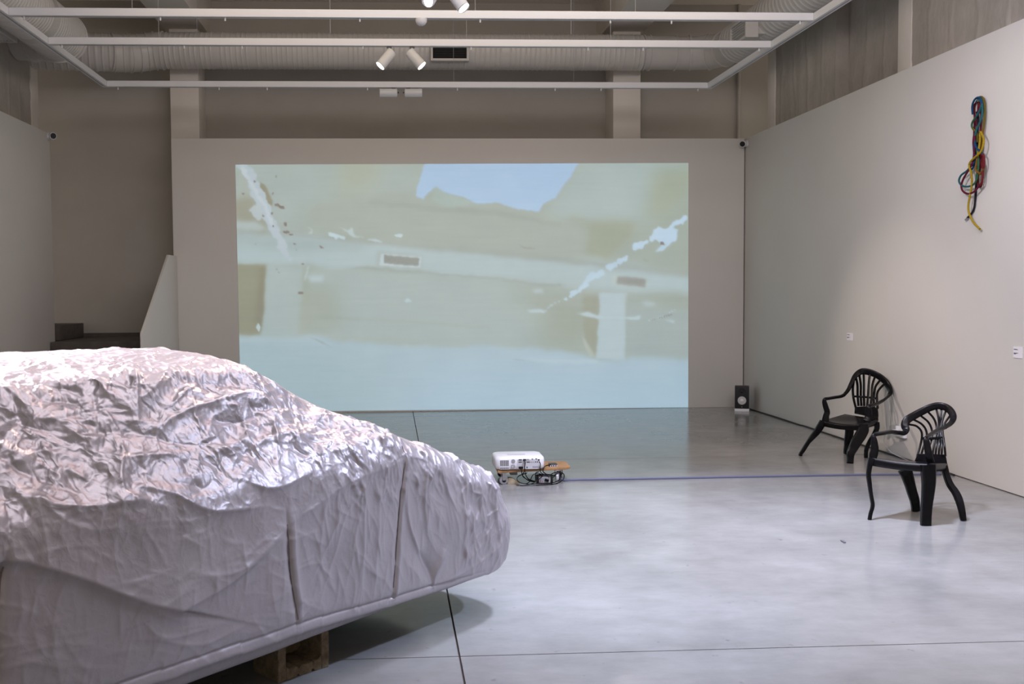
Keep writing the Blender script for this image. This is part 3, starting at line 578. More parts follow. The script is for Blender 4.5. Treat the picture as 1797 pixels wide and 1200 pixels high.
wall_label(10.33, 1.095, .12, .075, 'small pale caption card on right wall behind the farther chair')

# ------------------------------------------------------------------ loudspeaker in the corner
SX, SY = 4.617, 12.97
t = empty('plinth', (SX, SY+.1, 0), 'low white block under the black loudspeaker', 'block')
MB().bx(SX-.092, SX+.092, SY+.002, SY+.2, 0, .036).build('plinth_block', M['white'], t, bevel=.003)
t = empty('loudspeaker', (SX, SY+.1, .036), 'black studio loudspeaker with white cone on white block in far corner', 'speaker')
MB().bx(SX-.09, SX+.09, SY, SY+.2, .0365, .325).build('cabinet', M['black_matt'], t, bevel=.006)
cz = .145
MB().lathe([(.062, -.003), (.060, -.006), (.053, -.004), (.05, .004)], (SX, SY, cz), 'Y').build('surround', M['dark_grey'], t)
cone = MB().lathe([(.053, -.0045), (.05, -.006), (.03, -.0045), (.022, -.004)], (SX, SY, cz), 'Y', 32).build('woofer_cone', M['cone'], t)
MB().lathe([(.021, -.0045), (.016, -.012), (.008, -.0155), (.001, -.0165)], (SX, SY, cz), 'Y', 24).build('dust_cap', M['white'], cone)
MB().lathe([(.05, -.0005), (.047, -.004), (.03, -.002), (.014, -.003), (.011, -.006), (.001, -.008)], (SX, SY, .258), 'Y', 28).build('tweeter', M['black_matt'], t)
MB().lathe([(.006, -.001), (.005, -.0022), (.001, -.0022)], (SX, SY, .06), 'Y', 14).build('badge', M['grey'], t)

for o in list(bpy.data.objects):
    if o.name in ('loudspeaker', 'plinth'): o.rotation_euler = (0, 0, math.radians(-19.5))

# ------------------------------------------------------------------ outlet and cables
t = empty('wall_outlet', (XR, 9.2, .25), 'white surface outlet box with plugs on right wall behind the chairs', 'outlet')
MB().bx(XR-.035, XR+.0005, 9.13, 9.29, .20, .30).build('box', M['white'], t, bevel=.006)
for y in (9.165, 9.21, 9.255): MB().cyl((XR-.034, y, .25), (XR-.038, y, .25), .016, seg=14).build('socket', M['grey'], t)
MB().box((XR-.056, 9.17, .25), (.04, .035, .035)).build('plug', M['black'], t, bevel=.006)
MB().box((XR-.056, 9.252, .25), (.04, .035, .035)).build('plug', M['white'], t, bevel=.006)
def cable(name, pts, r, m, label, n=8, ref=None, rb=None):
    o = MB().tube(smooth_path(pts, n), r, 8, ref=ref, rb=rb).build(name, m); return tag(o, label, 'cable')
cable('speaker_cable', [(4.655, 13.19, .14), (4.70, 13.24, .06), (4.752, 13.12, .010), (4.765, 12.75, .008), (4.776, 12.2, .008), (4.77, 11.6, .008), (4.785, 11.42, .008), (4.778, 10.8, .008), (4.776, 10.2, .008), (4.779, 9.7, .008), (4.775, 9.2, .008), (4.779, 8.6, .008), (4.772, 8.3, .008)], .0085, M['rubber'], 'black cable lying along the foot of the right wall from the loudspeaker')
cable('floor_cable', [(1.40, 8.36, .03), (1.46, 8.38, .006), (1.6, 8.398, .006), (2.4, 8.392, .006), (3.3, 8.396, .006), (4.1, 8.388, .006), (4.6, 8.36, .006), (4.70, 8.40, .006), (4.74, 8.75, .006)], .012, M['tape'], 'blue grey cable stretched across floor from projector dolly to right wall', ref=(0, 0, 1), rb=.012)
cable('outlet_cable', [(XR-.076, 9.252, .25), (XR-.13, 9.25, .245), (XR-.155, 9.26, .16), (XR-.12, 9.22, .07), (XR-.05, 9.12, .02), (XR-.035, 9.0, .008), (XR-.05, 8.78, .006)], .004, M['grey'], 'thin grey cable looping from the wall outlet down to the floor')

# ------------------------------------------------------------------ projector on its dolly
PY = 8.24
t = empty('wheeled_dolly', (1.17, PY+.2, 0), 'small plywood dolly on casters carrying the white projector', 'dolly')
MB().prism([(.872, PY, .102), (1.46, PY+.12, .102), (1.50, PY+.16, .102), (1.50, PY+.42, .102), (.872, PY+.42, .102)], (0, 0, .021)).build('board', M['wood'], t, bevel=.003)
def caster(x, y, ang, m):
    k = MB(); R_ = Matrix.Rotation(ang, 3, 'Z'); c = Vector((x, y, 0))
    f = k.box((x, y, .0975), (.06, .06, .006), R_)
    for s in (-1, 1): p = R_ @ Vector((.012, s*.018, .066)); k.box(c+p, (.03, .004, .06), R_)
    f = k.build('caster', M['metal'], t, bevel=.001, seg=1)
    a = R_ @ Vector((.014, -.012, .037)); b = R_ @ Vector((.014, .012, .037))
    MB().tube([c+a, c+a+(b-a)*.12, c+b-(b-a)*.12, c+b], [.031, .037, .037, .031], 24).build('wheel', m, f)
    MB().tube([c+a*1-(b-a)*.06, c+b+(b-a)*.06], [.019 if m is M['grey'] else .012]*2, 14).build('hub', M['rubber'] if m is M['grey'] else M['metal'], f)
caster(.910, PY+.045, .25, M['grey']); caster(1.385, PY+.135, 1.55, M['white']); caster(.93, PY+.37, .4, M['rubber']); caster(1.44, PY+.37, .9, M['rubber'])
px0, px1 = .846, 1.262; pz0, pz1 = .127, .238
t = empty('projector', (1.06, PY+.15, .123), 'white projector seen from its port side on the plywood dolly', 'projector')
def round_rect(x0, x1, y0, y1, r, z, n=6):
    o = []
    for cx_, cy_, a0 in ((x1-r, y0+r, -90), (x1-r, y1-r, 0), (x0+r, y1-r, 90), (x0+r, y0+r, 180)):
        o += [(cx_+r*math.cos(math.radians(a0+90*k/n)), cy_+r*math.sin(math.radians(a0+90*k/n)), z) for k in range(n+1)]
    return o
mb = MB(); rings = []
for ins, z in ((.03, pz0), (.012, pz0+.004), (.004, pz0+.014), (.0, pz0+.04), (.0, pz1-.03), (.004, pz1-.015), (.012, pz1-.005), (.028, pz1)):
    rings.append(round_rect(px0+ins, px1-ins, PY+ins, PY+.30-ins, .045, z))
n = len(rings[0]); v = [p for r in rings for p in r]; f = [(i*n+k, i*n+(k+1) % n, (i+1)*n+(k+1) % n, (i+1)*n+k) for i in range(len(rings)-1) for k in range(n)]
f += [tuple(range(n))[::-1], tuple((len(rings)-1)*n+k for k in range(n))]
body = mb.add(v, f).build('casing', M['white'], t, angle=35)
for x, y in ((px0+.05, PY+.06), (px1-.05, PY+.06), (px0+.05, PY+.24), (px1-.05, PY+.24)): MB().cyl((x, y, .1235), (x, y, .129), .012, seg=12).build('foot', M['grey'], t)
fy = PY-.0015
pan = MB().bx(px0+.185, px1-.055, fy-.001, PY+.01, pz0+.006, pz1-.024).build('port_panel', mat('port_panel_grey', (.58, .58, .63), .5), t, bevel=.001, seg=1)
def front(name, x0, x1, z0, z1, m, par, dy=.003): return MB().bx(x0, x1, fy-dy, fy+.004, z0, z1).build(name, m, par, bevel=.0007, seg=1)
vg = MB().bx(px0+.042, px0+.118, fy-.001, PY+.01, pz0+.006, pz1-.026).build('vent_panel', M['white'], t)
for r in range(9):
    if r == 2: continue
    for c in range(5): MB().bx(px0+.045+c*.0145, px0+.056+c*.0145, fy-.0022, fy-.0008, pz0+.010+r*.0082, pz0+.0155+r*.0082).build('vent_hole', M['dark_grey'], vg)
MB().cyl((px0+.152, fy-.0015, .20), (px0+.152, fy+.004, .20), .0165, seg=24).build('round_grille', M['grey'], t)
for z0, z1, x0, x1 in ((.140, .172, .136, .143), (.167, .173, .143, .165), (.158, .163, .155, .168), (.148, .152, .152, .166), (.140, .143, .136, .16)): front('emblem', px0+x0, px0+x1, z0, z1, M['grey'], t, .0008)
for x, z, wx, hz, m in ((.197, .211, .026, .009, 'dark_grey'), (.234, .211, .022, .012, 'black'), (.262, .212, .022, .010, 'grey'), (.197, .193, .026, .008, 'dark_grey'), (.262, .192, .024, .008, 'dark_grey'), (.305, .216, .012, .006, 'dark_grey'), (.336, .217, .014, .006, 'dark_grey'),
    (.357, .208, .014, .010, 'black'), (.287, .192, .008, .008, 'wood'), (.302, .192, .008, .008, 'grey'), (.317, .192, .008, .008, 'grey'), (.333, .192, .008, .008, 'black'), (.348, .192, .008, .008, 'black'), (.365, .192, .008, .008, 'black'), (.262, .1475, .009, .012, 'dark_grey')):
    front('port', px0+x, px0+x+wx, z-hz/2, z+hz/2, M[m], t)
front('type_plate', px0+.312, px0+.37, .143, .157, M['grey'], t, .0018)
MB().bx(px0+.115, px0+.265, PY+.08, PY+.14, pz1-.0005, pz1+.0004).build('control_strip', mat('control_strip_grey', (.62, .61, .68), .5), t)
# leads and gear around it
def lead(name, pts, r, label, m='black'): return cable(name, pts, r, M[m], label)
MB_ = MB().box((px0+.213, fy-.012, .148), (.036, .024, .018)); pl = tag(MB_.build('power_plug', M['black'], None, bevel=.004), 'black power plug in the back of the projector', 'plug')
MB_ = MB().box((px0+.245, fy-.013, .211), (.022, .02, .016)); pl = tag(MB_.build('video_plug', M['black'], None, bevel=.003), 'black video plug in the upper ports of the projector', 'plug')
lead('power_lead', [(px0+.213, fy-.024, .146), (px0+.216, fy-.035, .125), (px0+.224, fy-.03, .09), (px0+.25, fy-.02, .06), (px0+.285, fy+.0, .035), (px0+.34, fy+.02, .02)], .004, 'black lead dropping from the power plug of the projector')
lead('video_lead', [(px0+.245, fy-.022, .21), (px0+.246, fy-.034, .19), (px0+.242, fy-.032, .15), (px0+.248, fy-.03, .10), (px0+.27, fy-.02, .06), (px0+.305, fy-.01, .04), (px0+.33, fy+.01, .03)], .004, 'black lead hanging from the video plug of the projector')
lead('audio_lead', [(px0+.369, fy-.004, .19), (px0+.374, fy-.018, .18), (px0+.372, fy-.02, .145), (px0+.372, fy-.016, .12), (px0+.385, fy-.015, .10), (px0+.42, fy-.01, .08), (px0+.45, fy+.02, .06)], .0035, 'thin black lead from the rightmost small port of the projector')
lead('switch_lead', [(1.33, PY+.13, .145), (1.28, PY+.10, .138), (1.25, PY+.02, .13), (1.245, PY-.012, .112), (1.27, PY-.01, .09), (1.32, PY+.03, .075), (1.36, PY+.06, .06)], .0045, 'black lead running from the small switch box over the board edge')
lead('coiled_lead', [(1.12, PY+.06, .09), (1.05, PY+.02, .075), (1.03, PY+.0, .05), (1.05, PY-.01, .025), (1.12, PY-.02, .012), (1.2, PY-.01, .012), (1.3, PY+.0, .012), (1.38, PY+.06, .02), (1.41, PY+.09, .06), (1.40, PY+.1, .085), (1.34, PY+.08, .08), (1.29, PY+.07, .05), (1.22, PY+.05, .08)], .004, 'tangled black lead looping under the projector dolly')
lead('looped_lead', [(1.1, PY+.01, .008), (1.13, PY-.015, .03), (1.16, PY-.01, .085), (1.2, PY+.0, .095), (1.24, PY-.01, .08), (1.18, PY-.02, .03), (1.10, PY-.03, .006), (1.02, PY-.02, .006)], .0035, 'looped black lead lying at the front of the dolly')
lead('sagging_lead', [(1.10, PY+.10, .095), (1.08, PY+.03, .07), (1.12, PY-.005, .045), (1.18, PY+.01, .03), (1.19, PY+.05, .085), (1.22, PY+.08, .095)], .004, 'black lead sagging under the middle of the dolly board')
lead('trailing_lead', [(1.34, PY+.06, .05), (1.36, PY+.02, .085), (1.40, PY+.03, .092), (1.43, PY+.06, .07), (1.42, PY+.05, .03), (1.37, PY+.02, .008), (1.30, PY-.02, .006), (1.16, PY-.045, .006), (1.05, PY-.04, .006)], .004, 'black lead trailing round the distribution box to the front of the dolly')
t = empty('switch_box', (1.355, PY+.17, .123), 'small dark switch box with white front on the right of the dolly', 'switch box')
MB().bx(1.322, 1.388, PY+.14, PY+.21, .124, .147).build('case', M['dark_grey'], t, bevel=.003)
MB().bx(1.324, 1.386, PY+.136, PY+.141, .125, .138).build('front_panel', M['white'], t)
for k in range(3): MB().bx(1.332+k*.018, 1.344+k*.018, PY+.1345, PY+.1365, .129, .137).build('port', M['black'], t)
t = empty('power_adapter', (1.27, PY+.05, 0), 'black framed distribution box with pale plate under the dolly', 'adapter')
MB().bx(1.20, 1.335, PY+.035, PY+.12, .0, .068).build('housing', M['black_matt'], t, bevel=.012, seg=3)
MB().bx(1.217, 1.312, PY+.031, PY+.037, .010, .058).build('plate', mat('plate_grey', (.42, .41, .44), .45), t, bevel=.002, seg=1)
for x, z in ((1.228, .034), (1.228, .022), (1.245, .022)): MB().cyl((x, PY+.0295, z), (x, PY+.033, z), .0038, seg=10).build('button', mat('red_button', (.35, .03, .06), .4), t)
MB().box((1.28, PY+.026, .032), (.035, .014, .02), Matrix.Rotation(.4, 3, 'Y')).build('handle', M['black'], t, bevel=.003)
tag(MB().prism([(.955, PY+.05, 0), (1.055, PY+.03, 0), (1.05, PY+.03, .012), (1.0, PY+.04, .048), (.965, PY+.05, .05)], (.0, .07, 0)).build('timber_wedge', M['wood_pale'], None, bevel=.002), 'pale timber wedge on floor under the left of the dolly', 'wedge')
tag(MB().box((1.02, PY+.17, .081), (.06, .07, .042)).build('junction_box', M['grey'], None, bevel=.004), 'grey junction box fixed under the projector dolly board', 'box')

# ------------------------------------------------------------------ rope on a nail
t = empty('rope', (XR-.03, 8.06, 3.12), 'multicoloured rope bundle hanging on right wall', 'rope')
YE, OL, GR, TE, BL, RD, CR_, BK, OR = [mat('rope_'+n, c, .8, noise=.25, nscale=90, bump=.8, bscale=160, bdist=.004, spec=.2) for n, c in (('yellow', (.34, .23, .012)), ('olive', (.12, .095, .015)), ('green', (.035, .11, .06)), ('teal', (.018, .10, .12)), ('blue', (.008, .05, .13)), ('red', (.13, .012, .016)), ('crimson', (.11, .008, .028)), ('black', (.012, .008, .016)), ('orange', (.17, .085, .012)))]
def rp(x, y, d):
    p = at(1640+x/4.2866, 140+y/4.2857, 1); v = p-np.array([0, 0, EYE]); return np.array([0, 0, EYE])+v*((XR-d)/v[0])
def strand(pts, layers, cols):
    """one run of rope, its colour changing along it: cols = [(colour, share)...]"""
    n = len(pts); L = np.interp(np.arange(n), np.linspace(0, n-1, len(layers)), layers)
    Q = smooth_path([rp(x, y, .012+.0125*l) for (x, y), l in zip(pts, L)], 8); a = 0; tot = len(Q)-1
    for m, sh in cols:
        b = min(tot, a+max(2, int(round(sh*tot)))); MB().tube(Q[a:b+1], .0082, 8).build('strand', m, t); a = b
        if a >= tot: break
strand([(330, 160), (300, 195), (302, 300), (298, 400), (292, 470), (296, 560), (284, 640)], [0, 0], [(RD, .35), (CR_, .35), (BL, .3)])
strand([(332, 165), (325, 260), (318, 350), (325, 450), (322, 560), (325, 660), (318, 720), (312, 800), (306, 900), (290, 985), (235, 1052)], [0, 0], [(CR_, .2), (GR, .45), (BK, .4)])
strand([(325, 150), (345, 128), (368, 145), (378, 215), (374, 320), (362, 410), (355, 520), (340, 580)], [1, 1], [(OL, .62), (OR, .4)])
strand([(335, 170), (345, 230), (352, 300), (345, 380), (340, 450), (350, 540), (366, 620), (364, 720), (350, 800), (330, 795), (328, 730), (348, 640), (345, 560)], [1, 1], [(RD, .5), (RD, .6)])
strand([(287, 260), (284, 200), (300, 152), (332, 132), (352, 155), (350, 205), (322, 265), (290, 310), (280, 345), (292, 372), (318, 400), (322, 470)], [2, 3, 2], [(BL, .42), (TE, .16), (GR, .2), (OL, .25)])
strand([(312, 165), (330, 150), (356, 175), (360, 240), (346, 310), (315, 380), (303, 440), (312, 505), (345, 540), (370, 575), (372, 650), (350, 705), (325, 700), (310, 665), (320, 600)], [2, 4, 2], [(TE, .42), (BL, .2), (RD, .12), (OR, .3)])
strand([(342, 400), (340, 470), (330, 540), (316, 620), (312, 680), (345, 708)], [3, 4], [(YE, .5), (OR, .6)])
strand([(346, 390), (368, 440), (366, 490), (345, 545), (305, 582), (268, 620), (262, 655), (277, 710), (280, 790), (265, 880), (254, 950), (262, 1010), (295, 1075), (340, 1122)], [4, 5, 3, 2], [(YE, 1.1)])
strand([(318, 520), (330, 600), (328, 680), (318, 745), (295, 785), (250, 803), (205, 795), (184, 760), (200, 718), (240, 688), (275, 650), (300, 620), (312, 560)], [3, 3], [(GR, .36), (TE, .42), (BL, .3)])
strand([(302, 420), (300, 520), (292, 610), (262, 670), (222, 735), (202, 790), (212, 835), (250, 857), (295, 843), (330, 805), (355, 770), (362, 700), (360, 620)], [4, 3, 3], [(CR_, .8), (RD, .3)])
strand([(318, 240), (330, 330), (318, 420), (315, 500), (305, 590), (262, 660), (285, 668), (302, 620)], [1, 2], [(BK, .35), (BL, .7)])
e0, e1 = rp(250, 1036, .014), rp(233, 1054, .014); MB().tube([e0, e1], .0092, 10).build('rope_end', M['metal'], t)
e0, e1 = rp(322, 1104, .03), rp(342, 1124, .03); MB().tube([e0, e1], .0092, 10).build('rope_end', mat('rope_end_yellow', (.55, .45, .03), .5), t)
q = rp(327, 158, .052); MB_ = MB().tube([q, q+np.array([.0525, 0, -.006])], .004, 10); MB_.tube([q, q+np.array([-.003, 0, .0])], .008, 12)
tag(MB_.build('nail', M['chrome'], None), 'steel nail in right wall that the rope bundle hangs from', 'nail')
# ------------------------------------------------------------------ the two melted garden chairs
def px_path(pts, ox, oy, s): return [at(ox+x/s, oy+y/s, Y) for x, y, Y in pts]
def garden_chair(name_label, ox, oy, s, D):
    P = lambda pts: np.array(px_path(pts, ox, oy, s))
    FL, FR, RR, RL = P(D['seat']); base = (FL+FR+RR+RL)/4
    t = empty('garden_chair', (base[0], base[1], 0), name_label, 'chair', 'black plastic chairs with softened bent legs by the right wall')
    m = M['black']
    # seat: dished pan with a turned-down rim
    n = 12; v = []; f = []
    for i in range(n+1):
        for j in range(n+1):
            a, b = i/n, j/n; k = np.array([a, b])
            q = (FL*(1-a)+FR*a)*(1-b)+(RL*(1-a)+RR*a)*b
            q = q-np.array([0, 0, .022*math.sin(math.pi*a)*math.sin(math.pi*min(1, b*1.1))+D.get('sag', .006)*math.sin(math.pi*a)*(1-b)]); v.append(q)
    f = [(i*(n+1)+j, (i+1)*(n+1)+j, (i+1)*(n+1)+j+1, i*(n+1)+j+1) for i in range(n) for j in range(n)]
    rim = [(i, 0) for i in range(n+1)]+[(n, j) for j in range(1, n+1)]+[(i, n) for i in range(n-1, -1, -1)]+[(0, j) for j in range(n-1, 0, -1)]
    ctr = base; k0 = len(v)
    for i, j in rim: q = np.array(v[i*(n+1)+j]); o = q-ctr; o[2] = 0; o /= np.linalg.norm(o); v.append(q+o*.012-np.array([0, 0, .010]))
    for i, j in rim: q = np.array(v[i*(n+1)+j]); o = q-ctr; o[2] = 0; o /= np.linalg.norm(o); v.append(q+o*.014-np.array([0, 0, D['skirt']]))
    m_ = len(rim)
    for k in range(m_):
        a, b = rim[k], rim[(k+1) % m_]; A, B = a[0]*(n+1)+a[1], b[0]*(n+1)+b[1]
        f.append((A, B, k0+(k+1) % m_, k0+k)); f.append((k0+k, k0+(k+1) % m_, k0+m_+(k+1) % m_, k0+m_+k))
    so = MB().add(v, f).build('seat', m, t, angle=50); md = so.modifiers.new('thickness', 'SOLIDIFY'); md.thickness = .005; md.offset = -1
    side = np.array([FR[0]-FL[0], FR[1]-FL[1], 0]); side /= np.linalg.norm(side); fwd = np.cross(side, (0, 0, 1.)); nrm = np.array([-side[1], side[0], 0])
    def ribbon(name, pts, wa, wb, ref, nn=6, sup=.6, seg=12):
        Q = smooth_path(P(pts), nn); k = len(Q); A = np.interp(np.linspace(0, 1, k), np.linspace(0, 1, len(wa)), wa); B = np.interp(np.linspace(0, 1, k), np.linspace(0, 1, len(wb)), wb)
        return MB().tube(Q, A, seg, ref=ref, rb=B, sup=sup).build(name, m, t, angle=50)
    for key, nm in (('hoop', 'backrest_frame'), ('arm_left', 'armrest'), ('arm_right', 'armrest')):
        ribbon(nm, D[key][0], D[key][2], D[key][1], D.get('hoop_ref', nrm) if key == 'hoop' else D.get(key+'_ref', nrm))
    for sl in D['slats']: ribbon('slat', sl, [.006], [D.get('slat_w', .0075)], nrm, 5)
    ribbon('crossbar', D['cross'], [.006], [.010], nrm, 4)
    for pan in D['panels']:
        q = P(pan); d = nrm*.006; MB().prism(list(q-d/2), d).build('back_panel', m, t, bevel=.0015, seg=1)
    for pts, wa, wb in D['legs']:
        Q = smooth_path(P(pts), 5); Q[-1][2] = 0.0; k = len(Q)
        Q[:, 2] = np.maximum(Q[:, 2], 0)
        A = np.interp(np.linspace(0, 1, k), np.linspace(0, 1, len(wa)), wa); B = np.interp(np.linspace(0, 1, k), np.linspace(0, 1, len(wb)), wb)
        hz = np.array([CR[0], CR[1], 0]); hz /= np.linalg.norm(hz)
        V = MB(); V.tube(Q, A, 10, ref=hz, rb=B, sup=.45); lo = min(p[2] for p in V.v)
        V.v = [(p[0], p[1], max(p[2], 0)) for p in V.v]; V.build('leg', m, t, angle=35)
    return t
garden_chair('melted black plastic garden chair, nearer one with stooping crooked backrest', 1490, 690, 4.8, dict(
    seat=[(172, 540, 6.80), (655, 596, 6.60), (820, 588, 6.88), (560, 570, 7.06)], skirt=.052, sag=.008,
    hoop=([(425, 333, 7.02), (462, 335, 7.05), (480, 308, 7.08), (470, 268, 7.10), (490, 225, 7.11), (545, 190, 7.12), (620, 150, 7.12), (685, 120, 7.11), (750, 105, 7.10), (815, 118, 7.06), (860, 155, 7.0), (878, 205, 6.95), (858, 250, 6.92), (805, 288, 6.86)], [.014, .018, .026, .028, .028, .027, .026, .026, .026, .024, .018, .014], [.010, .012, .014, .014, .012]),
    arm_left=([(200, 556, 6.80), (205, 520, 6.80), (215, 470, 6.80), (212, 400, 6.80), (205, 358, 6.81), (228, 345, 6.82), (290, 335, 6.88), (350, 325, 6.95), (395, 330, 7.0), (432, 335, 7.02)], [.024, .028, .026, .018, .012, .014, .014, .016, .012], [.010, .012, .012, .012, .012, .012]),
    arm_left_ref=np.array([.3, .9, .2]),
    arm_right=([(805, 288, 6.86), (745, 312, 6.80), (690, 345, 6.72), (656, 372, 6.66), (650, 395, 6.64), (660, 450, 6.63), (672, 520, 6.62), (690, 580, 6.63)], [.013, .013, .013, .014, .020, .022, .024, .024], [.012]),
    arm_right_ref=np.array([.3, .9, .3]),
    slats=[[(505, 262, 7.11), (565, 275, 7.10), (606, 315, 7.09), (614, 365, 7.08), (600, 440, 7.07), (575, 530, 7.05)],
           [(545, 222, 7.12), (610, 258, 7.11), (648, 310, 7.10), (655, 380, 7.08), (628, 450, 7.06), (608, 520, 7.05)],
           [(605, 190, 7.12), (665, 240, 7.11), (695, 300, 7.10), (700, 370, 7.07), (675, 450, 7.04), (655, 520, 7.02)],
           [(665, 155, 7.12), (712, 210, 7.10), (735, 270, 7.08), (735, 340, 7.05), (715, 440, 7.01), (703, 520, 6.99)],
           [(735, 132, 7.11), (752, 200, 7.08), (758, 270, 7.06), (752, 360, 7.03), (738, 440, 6.98), (728, 520, 6.96)],
           [(778, 135, 7.09), (772, 200, 7.06), (768, 280, 7.04), (770, 360, 7.0), (762, 440, 6.95), (755, 520, 6.93)],
           [(815, 150, 7.06), (790, 215, 7.04), (776, 290, 7.01), (782, 370, 6.97), (782, 450, 6.92), (780, 520, 6.90)],
           [(850, 190, 7.0), (808, 250, 6.98), (788, 310, 6.96), (798, 400, 6.92), (806, 460, 6.89), (812, 530, 6.88)]],
    cross=[(606, 378, 7.08), (660, 382, 7.07), (720, 380, 7.03), (770, 376, 6.98), (798, 374, 6.94)],
    panels=[[(575, 510, 7.05), (600, 508, 7.04), (700, 512, 7.0), (812, 516, 6.89), (822, 560, 6.88), (828, 600, 6.88), (740, 590, 6.95), (640, 582, 7.02), (548, 580, 7.06)],
            [(735, 585, 6.90), (828, 590, 6.89), (840, 640, 6.88), (850, 690, 6.87), (800, 655, 6.88), (737, 640, 6.9)]],
    legs=[([(188, 548, 6.79), (176, 600, 6.78), (164, 680, 6.78), (172, 760, 6.77), (184, 850, 6.775), (198, 930, 6.78), (194, 970, 6.78), (182, 1010, 6.77), (172, 1066, 6.77)], [.020, .015, .014, .012, .012, .012, .012], [.018, .014, .012]),
          ([(665, 600, 6.60), (668, 660, 6.60), (670, 760, 6.60), (662, 860, 6.595), (652, 960, 6.59), (648, 1040, 6.58), (645, 1118, 6.575)], [.050, .048, .042, .036, .034, .034], [.026, .024, .022]),
          ([(470, 640, 7.03), (488, 690, 7.03), (510, 760, 7.02), (530, 830, 7.01), (552, 900, 7.0), (560, 960, 7.0), (562, 1000, 7.0)], [.05, .042, .036, .034, .03, .028], [.018]),
          ([(800, 610, 6.88), (820, 690, 6.86), (852, 770, 6.82), (900, 840, 6.77), (930, 910, 6.73), (950, 990, 6.70), (964, 1078, 6.685)], [.02, .022, .024, .026, .022, .018], [.018])]))
garden_chair('melted black plastic garden chair, farther one with upright backrest and splayed front legs', 1380, 620, 5.4545, dict(
    seat=[(350, 642, 9.42), (700, 682, 9.05), (865, 628, 9.28), (560, 580, 9.60)], skirt=.052, sag=.012,
    hoop=([(548, 402, 9.55), (590, 352, 9.58), (622, 288, 9.60), (655, 222, 9.62), (700, 182, 9.62), (745, 172, 9.62), (810, 184, 9.60), (880, 216, 9.56), (940, 262, 9.50), (980, 318, 9.44), (996, 368, 9.38), (975, 412, 9.34), (925, 452, 9.26)], [.016, .02, .022, .026, .030, .032, .032, .032, .032, .032, .028, .022, .016], [.012]),
    arm_left=([(372, 655, 9.42), (380, 600, 9.42), (390, 560, 9.42), (376, 510, 9.42), (364, 462, 9.42), (370, 438, 9.42), (410, 430, 9.44), (470, 420, 9.47), (520, 412, 9.52), (555, 396, 9.55)], [.034, .028, .026, .024, .018, .014, .014, .016, .016], [.012]),
    arm_left_ref=np.array([.5, .8, .2]),
    arm_right=([(925, 452, 9.26), (880, 476, 9.2), (835, 494, 9.14), (798, 503, 9.10), (788, 520, 9.09), (786, 560, 9.09), (784, 610, 9.09), (770, 650, 9.08)], [.016, .017, .018, .018, .026, .030, .032, .034], [.012]),
    arm_right_ref=np.array([.5, .8, .3]), slat_w=.0125,
    slats=[[(650, 235, 9.61), (636, 330, 9.60), (640, 410, 9.59), (652, 470, 9.58), (668, 530, 9.57)],
           [(664, 222, 9.61), (680, 300, 9.60), (682, 400, 9.58), (690, 505, 9.56)],
           [(698, 205, 9.62), (712, 300, 9.59), (712, 400, 9.57), (718, 505, 9.55)],
           [(740, 200, 9.62), (743, 300, 9.58), (742, 400, 9.55), (745, 505, 9.53)],
           [(798, 205, 9.60), (788, 300, 9.56), (783, 400, 9.52), (774, 505, 9.49)],
           [(846, 228, 9.57), (824, 300, 9.53), (818, 400, 9.48), (808, 505, 9.45)],
           [(902, 250, 9.53), (855, 315, 9.50), (842, 380, 9.46), (838, 440, 9.42), (838, 520, 9.40)],
           [(945, 285, 9.48), (888, 345, 9.45), (868, 390, 9.42), (868, 450, 9.37), (874, 530, 9.34)]],
    cross=[(640, 410, 9.58), (700, 414, 9.57), (780, 420, 9.52), (840, 428, 9.45), (870, 434, 9.38)],
    panels=[[(656, 512, 9.57), (760, 506, 9.50), (876, 520, 9.34), (880, 600, 9.32), (868, 640, 9.3), (770, 600, 9.45), (652, 575, 9.57)],
            [(780, 600, 9.26), (878, 590, 9.29), (880, 640, 9.28), (866, 690, 9.27), (780, 680, 9.24)]],
    legs=[([(352, 650, 9.42), (330, 690, 9.42), (296, 745, 9.425), (262, 785, 9.43), (228, 825, 9.43), (196, 870, 9.435), (160, 928, 9.44), (138, 960, 9.44), (130, 995, 9.44)], [.032, .034, .030, .026, .018, .018, .016, .016], [.018]),
          ([(735, 680, 9.06), (735, 730, 9.05), (706, 790, 9.04), (668, 850, 9.03), (638, 910, 9.02), (615, 960, 9.005), (612, 1010, 9.0), (608, 1062, 8.99)], [.042, .050, .050, .046, .040, .034, .028, .028], [.024]),
          ([(605, 690, 9.5), (602, 760, 9.5), (592, 830, 9.5), (582, 880, 9.5), (575, 930, 9.495), (570, 970, 9.495)], [.04, .04, .038, .028, .026, .022], [.018]),
          ([(862, 660, 9.27), (866, 715, 9.27), (838, 780, 9.27), (795, 850, 9.28), (770, 905, 9.28), (762, 950, 9.28), (762, 1002, 9.28)], [.026, .022, .020, .018, .018, .016, .016], [.018])]))

